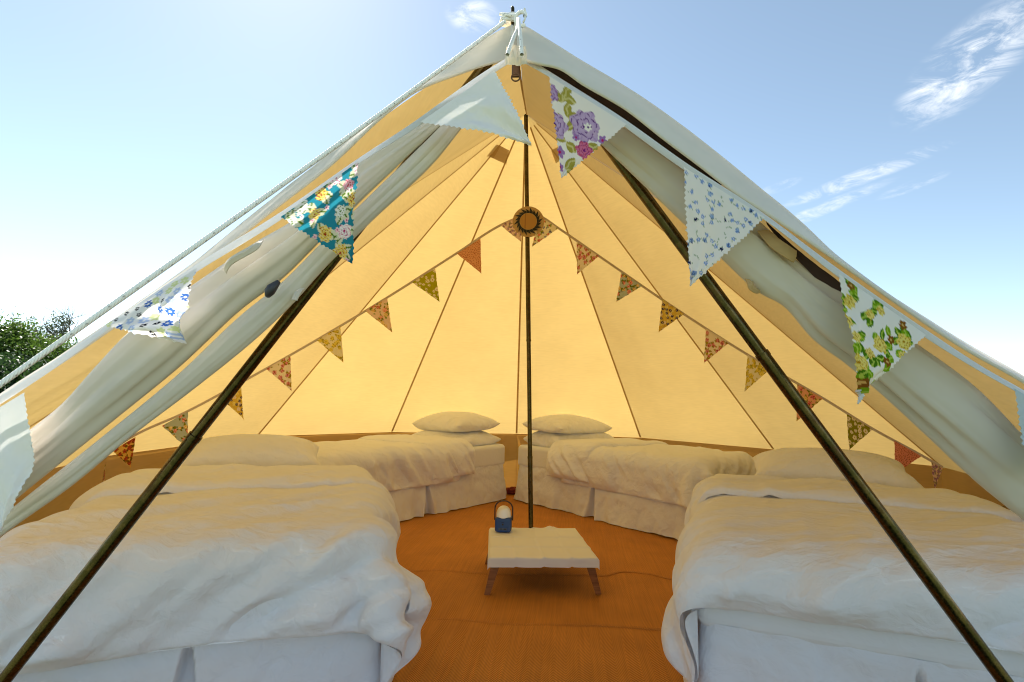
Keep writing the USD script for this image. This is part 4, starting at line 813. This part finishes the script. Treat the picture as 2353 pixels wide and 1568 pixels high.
def A_(p, y=YB - .004): return at_y(p[0], p[1], y)
BIG = [((965, 281), (1136, 163), (1221, 333), 'plain', 'plain white pennant nearest the peak, blown sideways', 1, dict(wind=(0, -.012, 0), ripple=.007)),
       ((645, 499), (823, 372), (808, 606), 'teal', 'teal pennant printed with roses and white leaves', 4, dict(ripple=.005)),
       ((240, 748), (452, 616), (418, 788), 'daisyblue', 'white pennant with blue and black daisies, crumpled by the wind', 6, dict(ripple=.014, wind=(0, -.02, 0))),
       ((-190, 1050), (56, 902), (2, 1222), 'plain', 'creased plain white pennant at the far left', 8, dict(ripple=.009, mid=(.03, 0, 0))),
       ((1262, 176), (1440, 286), (1290, 410), 'purple', 'white pennant with large purple roses', 9, dict(ripple=.003)),
       ((1571, 384), (1758, 500), (1586, 658), 'blueflower', 'white pennant sprinkled with small blue flowers', 11, dict(ripple=.004)),
       ((1928, 630), (2128, 770), (1974, 905), 'yellowrose', 'white pennant with yellow roses and green leaves, tip twisted', 14, dict(ripple=.008, curl=-.02)),
       ((2332, 893), (2540, 1028), (2362, 1120), 'paleblue', 'pale blue pennant at the far right', 16, dict(ripple=.004))]
for a_, b_, c_, st, lb_, sd, kw in BIG: pennant(big, A_(a_), A_(b_), A_(c_, YB - .012), st, lb_, sd, nu=64, nv=90, **kw)
tw = resample(at_y([1974, 1979, 1976, 1971], [895, 908, 918, 928][:4], np.array([YB - .012] * 4)), 16)
obj('frayed_tip', tube(tw, np.linspace(.007, .0015, 16) * (1 + .3 * np.sin(np.arange(16) * 2.2)), 8), TAPE, big, smooth=True)

small = thing('bunting', 'small floral bunting strung across the inside of the tent from the sun plaque', 'bunting')
SL = [(1214, 490), (1186, 502), (1150, 518), (1050, 582), (890, 684), (727, 782), (553, 880), (430, 946), (300, 1006), (215, 1070)]
SR = [(1214, 490), (1240, 497), (1282, 524), (1375, 588), (1571, 722), (1722, 818), (1890, 915), (2004, 985), (2116, 1046), (2166, 1074)]
def yin(px): return .055 - .10 * (abs(px - 1214) / 980.) ** 1.5
for px in (SL, SR): obj('string', ribbon(resample(at_y([p[0] for p in px], [p[1] for p in px], np.array([yin(p[0]) for p in px])), 90), .0075), plain('string_cotton' + str(len(used)), (.62, .50, .40), .9), small, smooth=40)
SM = [((1150, 518), (1198, 492), (1197, 556), 'palepink', 'pale pink flowered'), ((1050, 583), (1104, 549), (1106, 629), 'dots', 'orange dotted'), ((947, 649), (1000, 618), (1010, 694), 'limedaisy', 'lime green with white daisies'),
      ((838, 714), (890, 685), (901, 764), 'peachrose', 'peach with roses'), ((727, 782), (782, 750), (789, 833), 'yellowfloral', 'cream with yellow flowers'), ((612, 848), (667, 816), (670, 898), 'redrose', 'cream with red roses'),
      ((502, 910), (553, 881), (560, 964), 'purpledaisy', 'yellow with dark daisies'), ((372, 979), (432, 946), (430, 1030), 'greyrose', 'grey green with roses'), ((258, 1036), (312, 1004), (300, 1075), 'darkrose', 'dark red flowered'), ((205, 1078), (243, 1053), (240, 1120), 'redblue', 'cream flowered, hanging at the left wall'),
      ((1240, 497), (1283, 525), (1222, 568), 'redblue', 'cream with red and blue flowers'), ((1325, 557), (1376, 589), (1326, 631), 'redrose', 'red and olive flowered'), ((1428, 626), (1476, 657), (1416, 694), 'greyrose', 'grey green with coral roses'),
      ((1522, 687), (1572, 722), (1513, 764), 'purpledaisy', 'yellow with dark daisies, right side'), ((1622, 755), (1677, 787), (1618, 834), 'redrose', 'cream with red roses, right side'), ((1718, 815), (1768, 850), (1711, 900), 'yellowfloral', 'cream with yellow flowers, behind the right pole'),
      ((1832, 883), (1891, 916), (1831, 968), 'pinkrose', 'pink with red roses'), ((1946, 952), (2005, 987), (1951, 1034), 'limedaisy', 'olive green with white daisies'), ((2055, 1013), (2117, 1049), (2059, 1087), 'dots', 'pink dotted'), ((2140, 1062), (2166, 1076), (2148, 1132), 'palepink', 'pale flowered, hanging at the right wall')]
for k, (a_, b_, c_, st, lb_) in enumerate(SM):
    y0, y1 = yin(a_[0]) - .006, yin(b_[0]) - .006
    sd = 40 + 3 * k + (1 if st == 'limedaisy' and k < 10 else 0)
    if st == 'limedaisy': sd = 41 if k < 10 else 40
    if st == 'dots': sd = 41 if k < 10 else 42
    pennant(small, at_y(*a_, y0), at_y(*b_, y1), at_y(*c_, (y0 + y1) / 2 - .01), st, lb_ + ' pennant', sd, nu=34, nv=44, ripple=.004, zig=.001)

# sun mirror on the centre pole
mc = at_y(1214, 512, .060); sm = thing('sun_plaque', 'round sun plaque with dark flames hung on the centre pole where the bunting meets', 'plaque', mc)
def ydisc(r0_, r1_, th, y, n=64):
    prof = [(r0_ + 1e-4, -th / 2), (r1_ - .001, -th / 2), (r1_, -th / 2 + .001), (r1_, th / 2), (r0_ + 1e-4, th / 2)]
    m_ = lathe(prof, n); m_.apply_transform(trimesh.transformations.rotation_matrix(math.pi / 2, [1, 0, 0])); m_.apply_translation([0, y, 0]); return m_
RATTAN = mat('plaque_wood', {'tc': ('texture_coordinate', {}), 'n': ('noise_texture', {'scale': 30.0, 'detail': 4.0}), 'r': ('rgb_ramp', {'ramp': [(.3, (.50, .30, .12)), (.7, (.66, .45, .20))]}), 'p': ('principled_bsdf', {'roughness': .6})}, [('tc.object', 'n.vector'), ('n.fac', 'r.fac'), ('r.color', 'p.base_color')])
obj('plaque', ydisc(0, .099, .008, -.016), RATTAN, sm, smooth=40)
FLAME = plain('flame_dark', (.012, .016, .014), .35)
for k in range(20):
    a_ = k / 20 * 2 * np.pi; big_ = .092 if k % 2 == 0 else .083; a1 = a_ + .12
    pts = [(.0535 * math.cos(a_ - .15), .0535 * math.sin(a_ - .15)), (.068 * math.cos(a_ - .12), .068 * math.sin(a_ - .12)), (big_ * math.cos(a1 + .10), big_ * math.sin(a1 + .10)), (.070 * math.cos(a_ + .17), .070 * math.sin(a_ + .17)), (.0535 * math.cos(a_ + .15), .0535 * math.sin(a_ + .15))]
    f_ = trimesh.creation.extrude_polygon(Polygon(pts), .003); f_.apply_transform(trimesh.transformations.rotation_matrix(math.pi / 2, [1, 0, 0])); f_.apply_translation([0, -.021, 0]); obj('flame', f_, FLAME, sm)
obj('centre_disc', ydisc(0, .052, .004, -.0225), plain('amber_glaze', (.50, .26, .06), .3), sm, smooth=40)
gv = rbox((.003, .0015, .094), .0006, 2); gv.apply_translation([-.020, -.0250, 0]); obj('groove', gv, plain('groove_dark', (.22, .09, .02), .6), sm)
obj('centre_rim', (lambda t: (t.apply_transform(trimesh.transformations.rotation_matrix(math.pi / 2, [1, 0, 0])), t.apply_translation([0, -.023, 0]), t)[2])(trimesh.creation.torus(.053, .0018, major_sections=48, minor_sections=8)), plain('rim_wood', (.55, .34, .12), .4), sm, smooth=True)
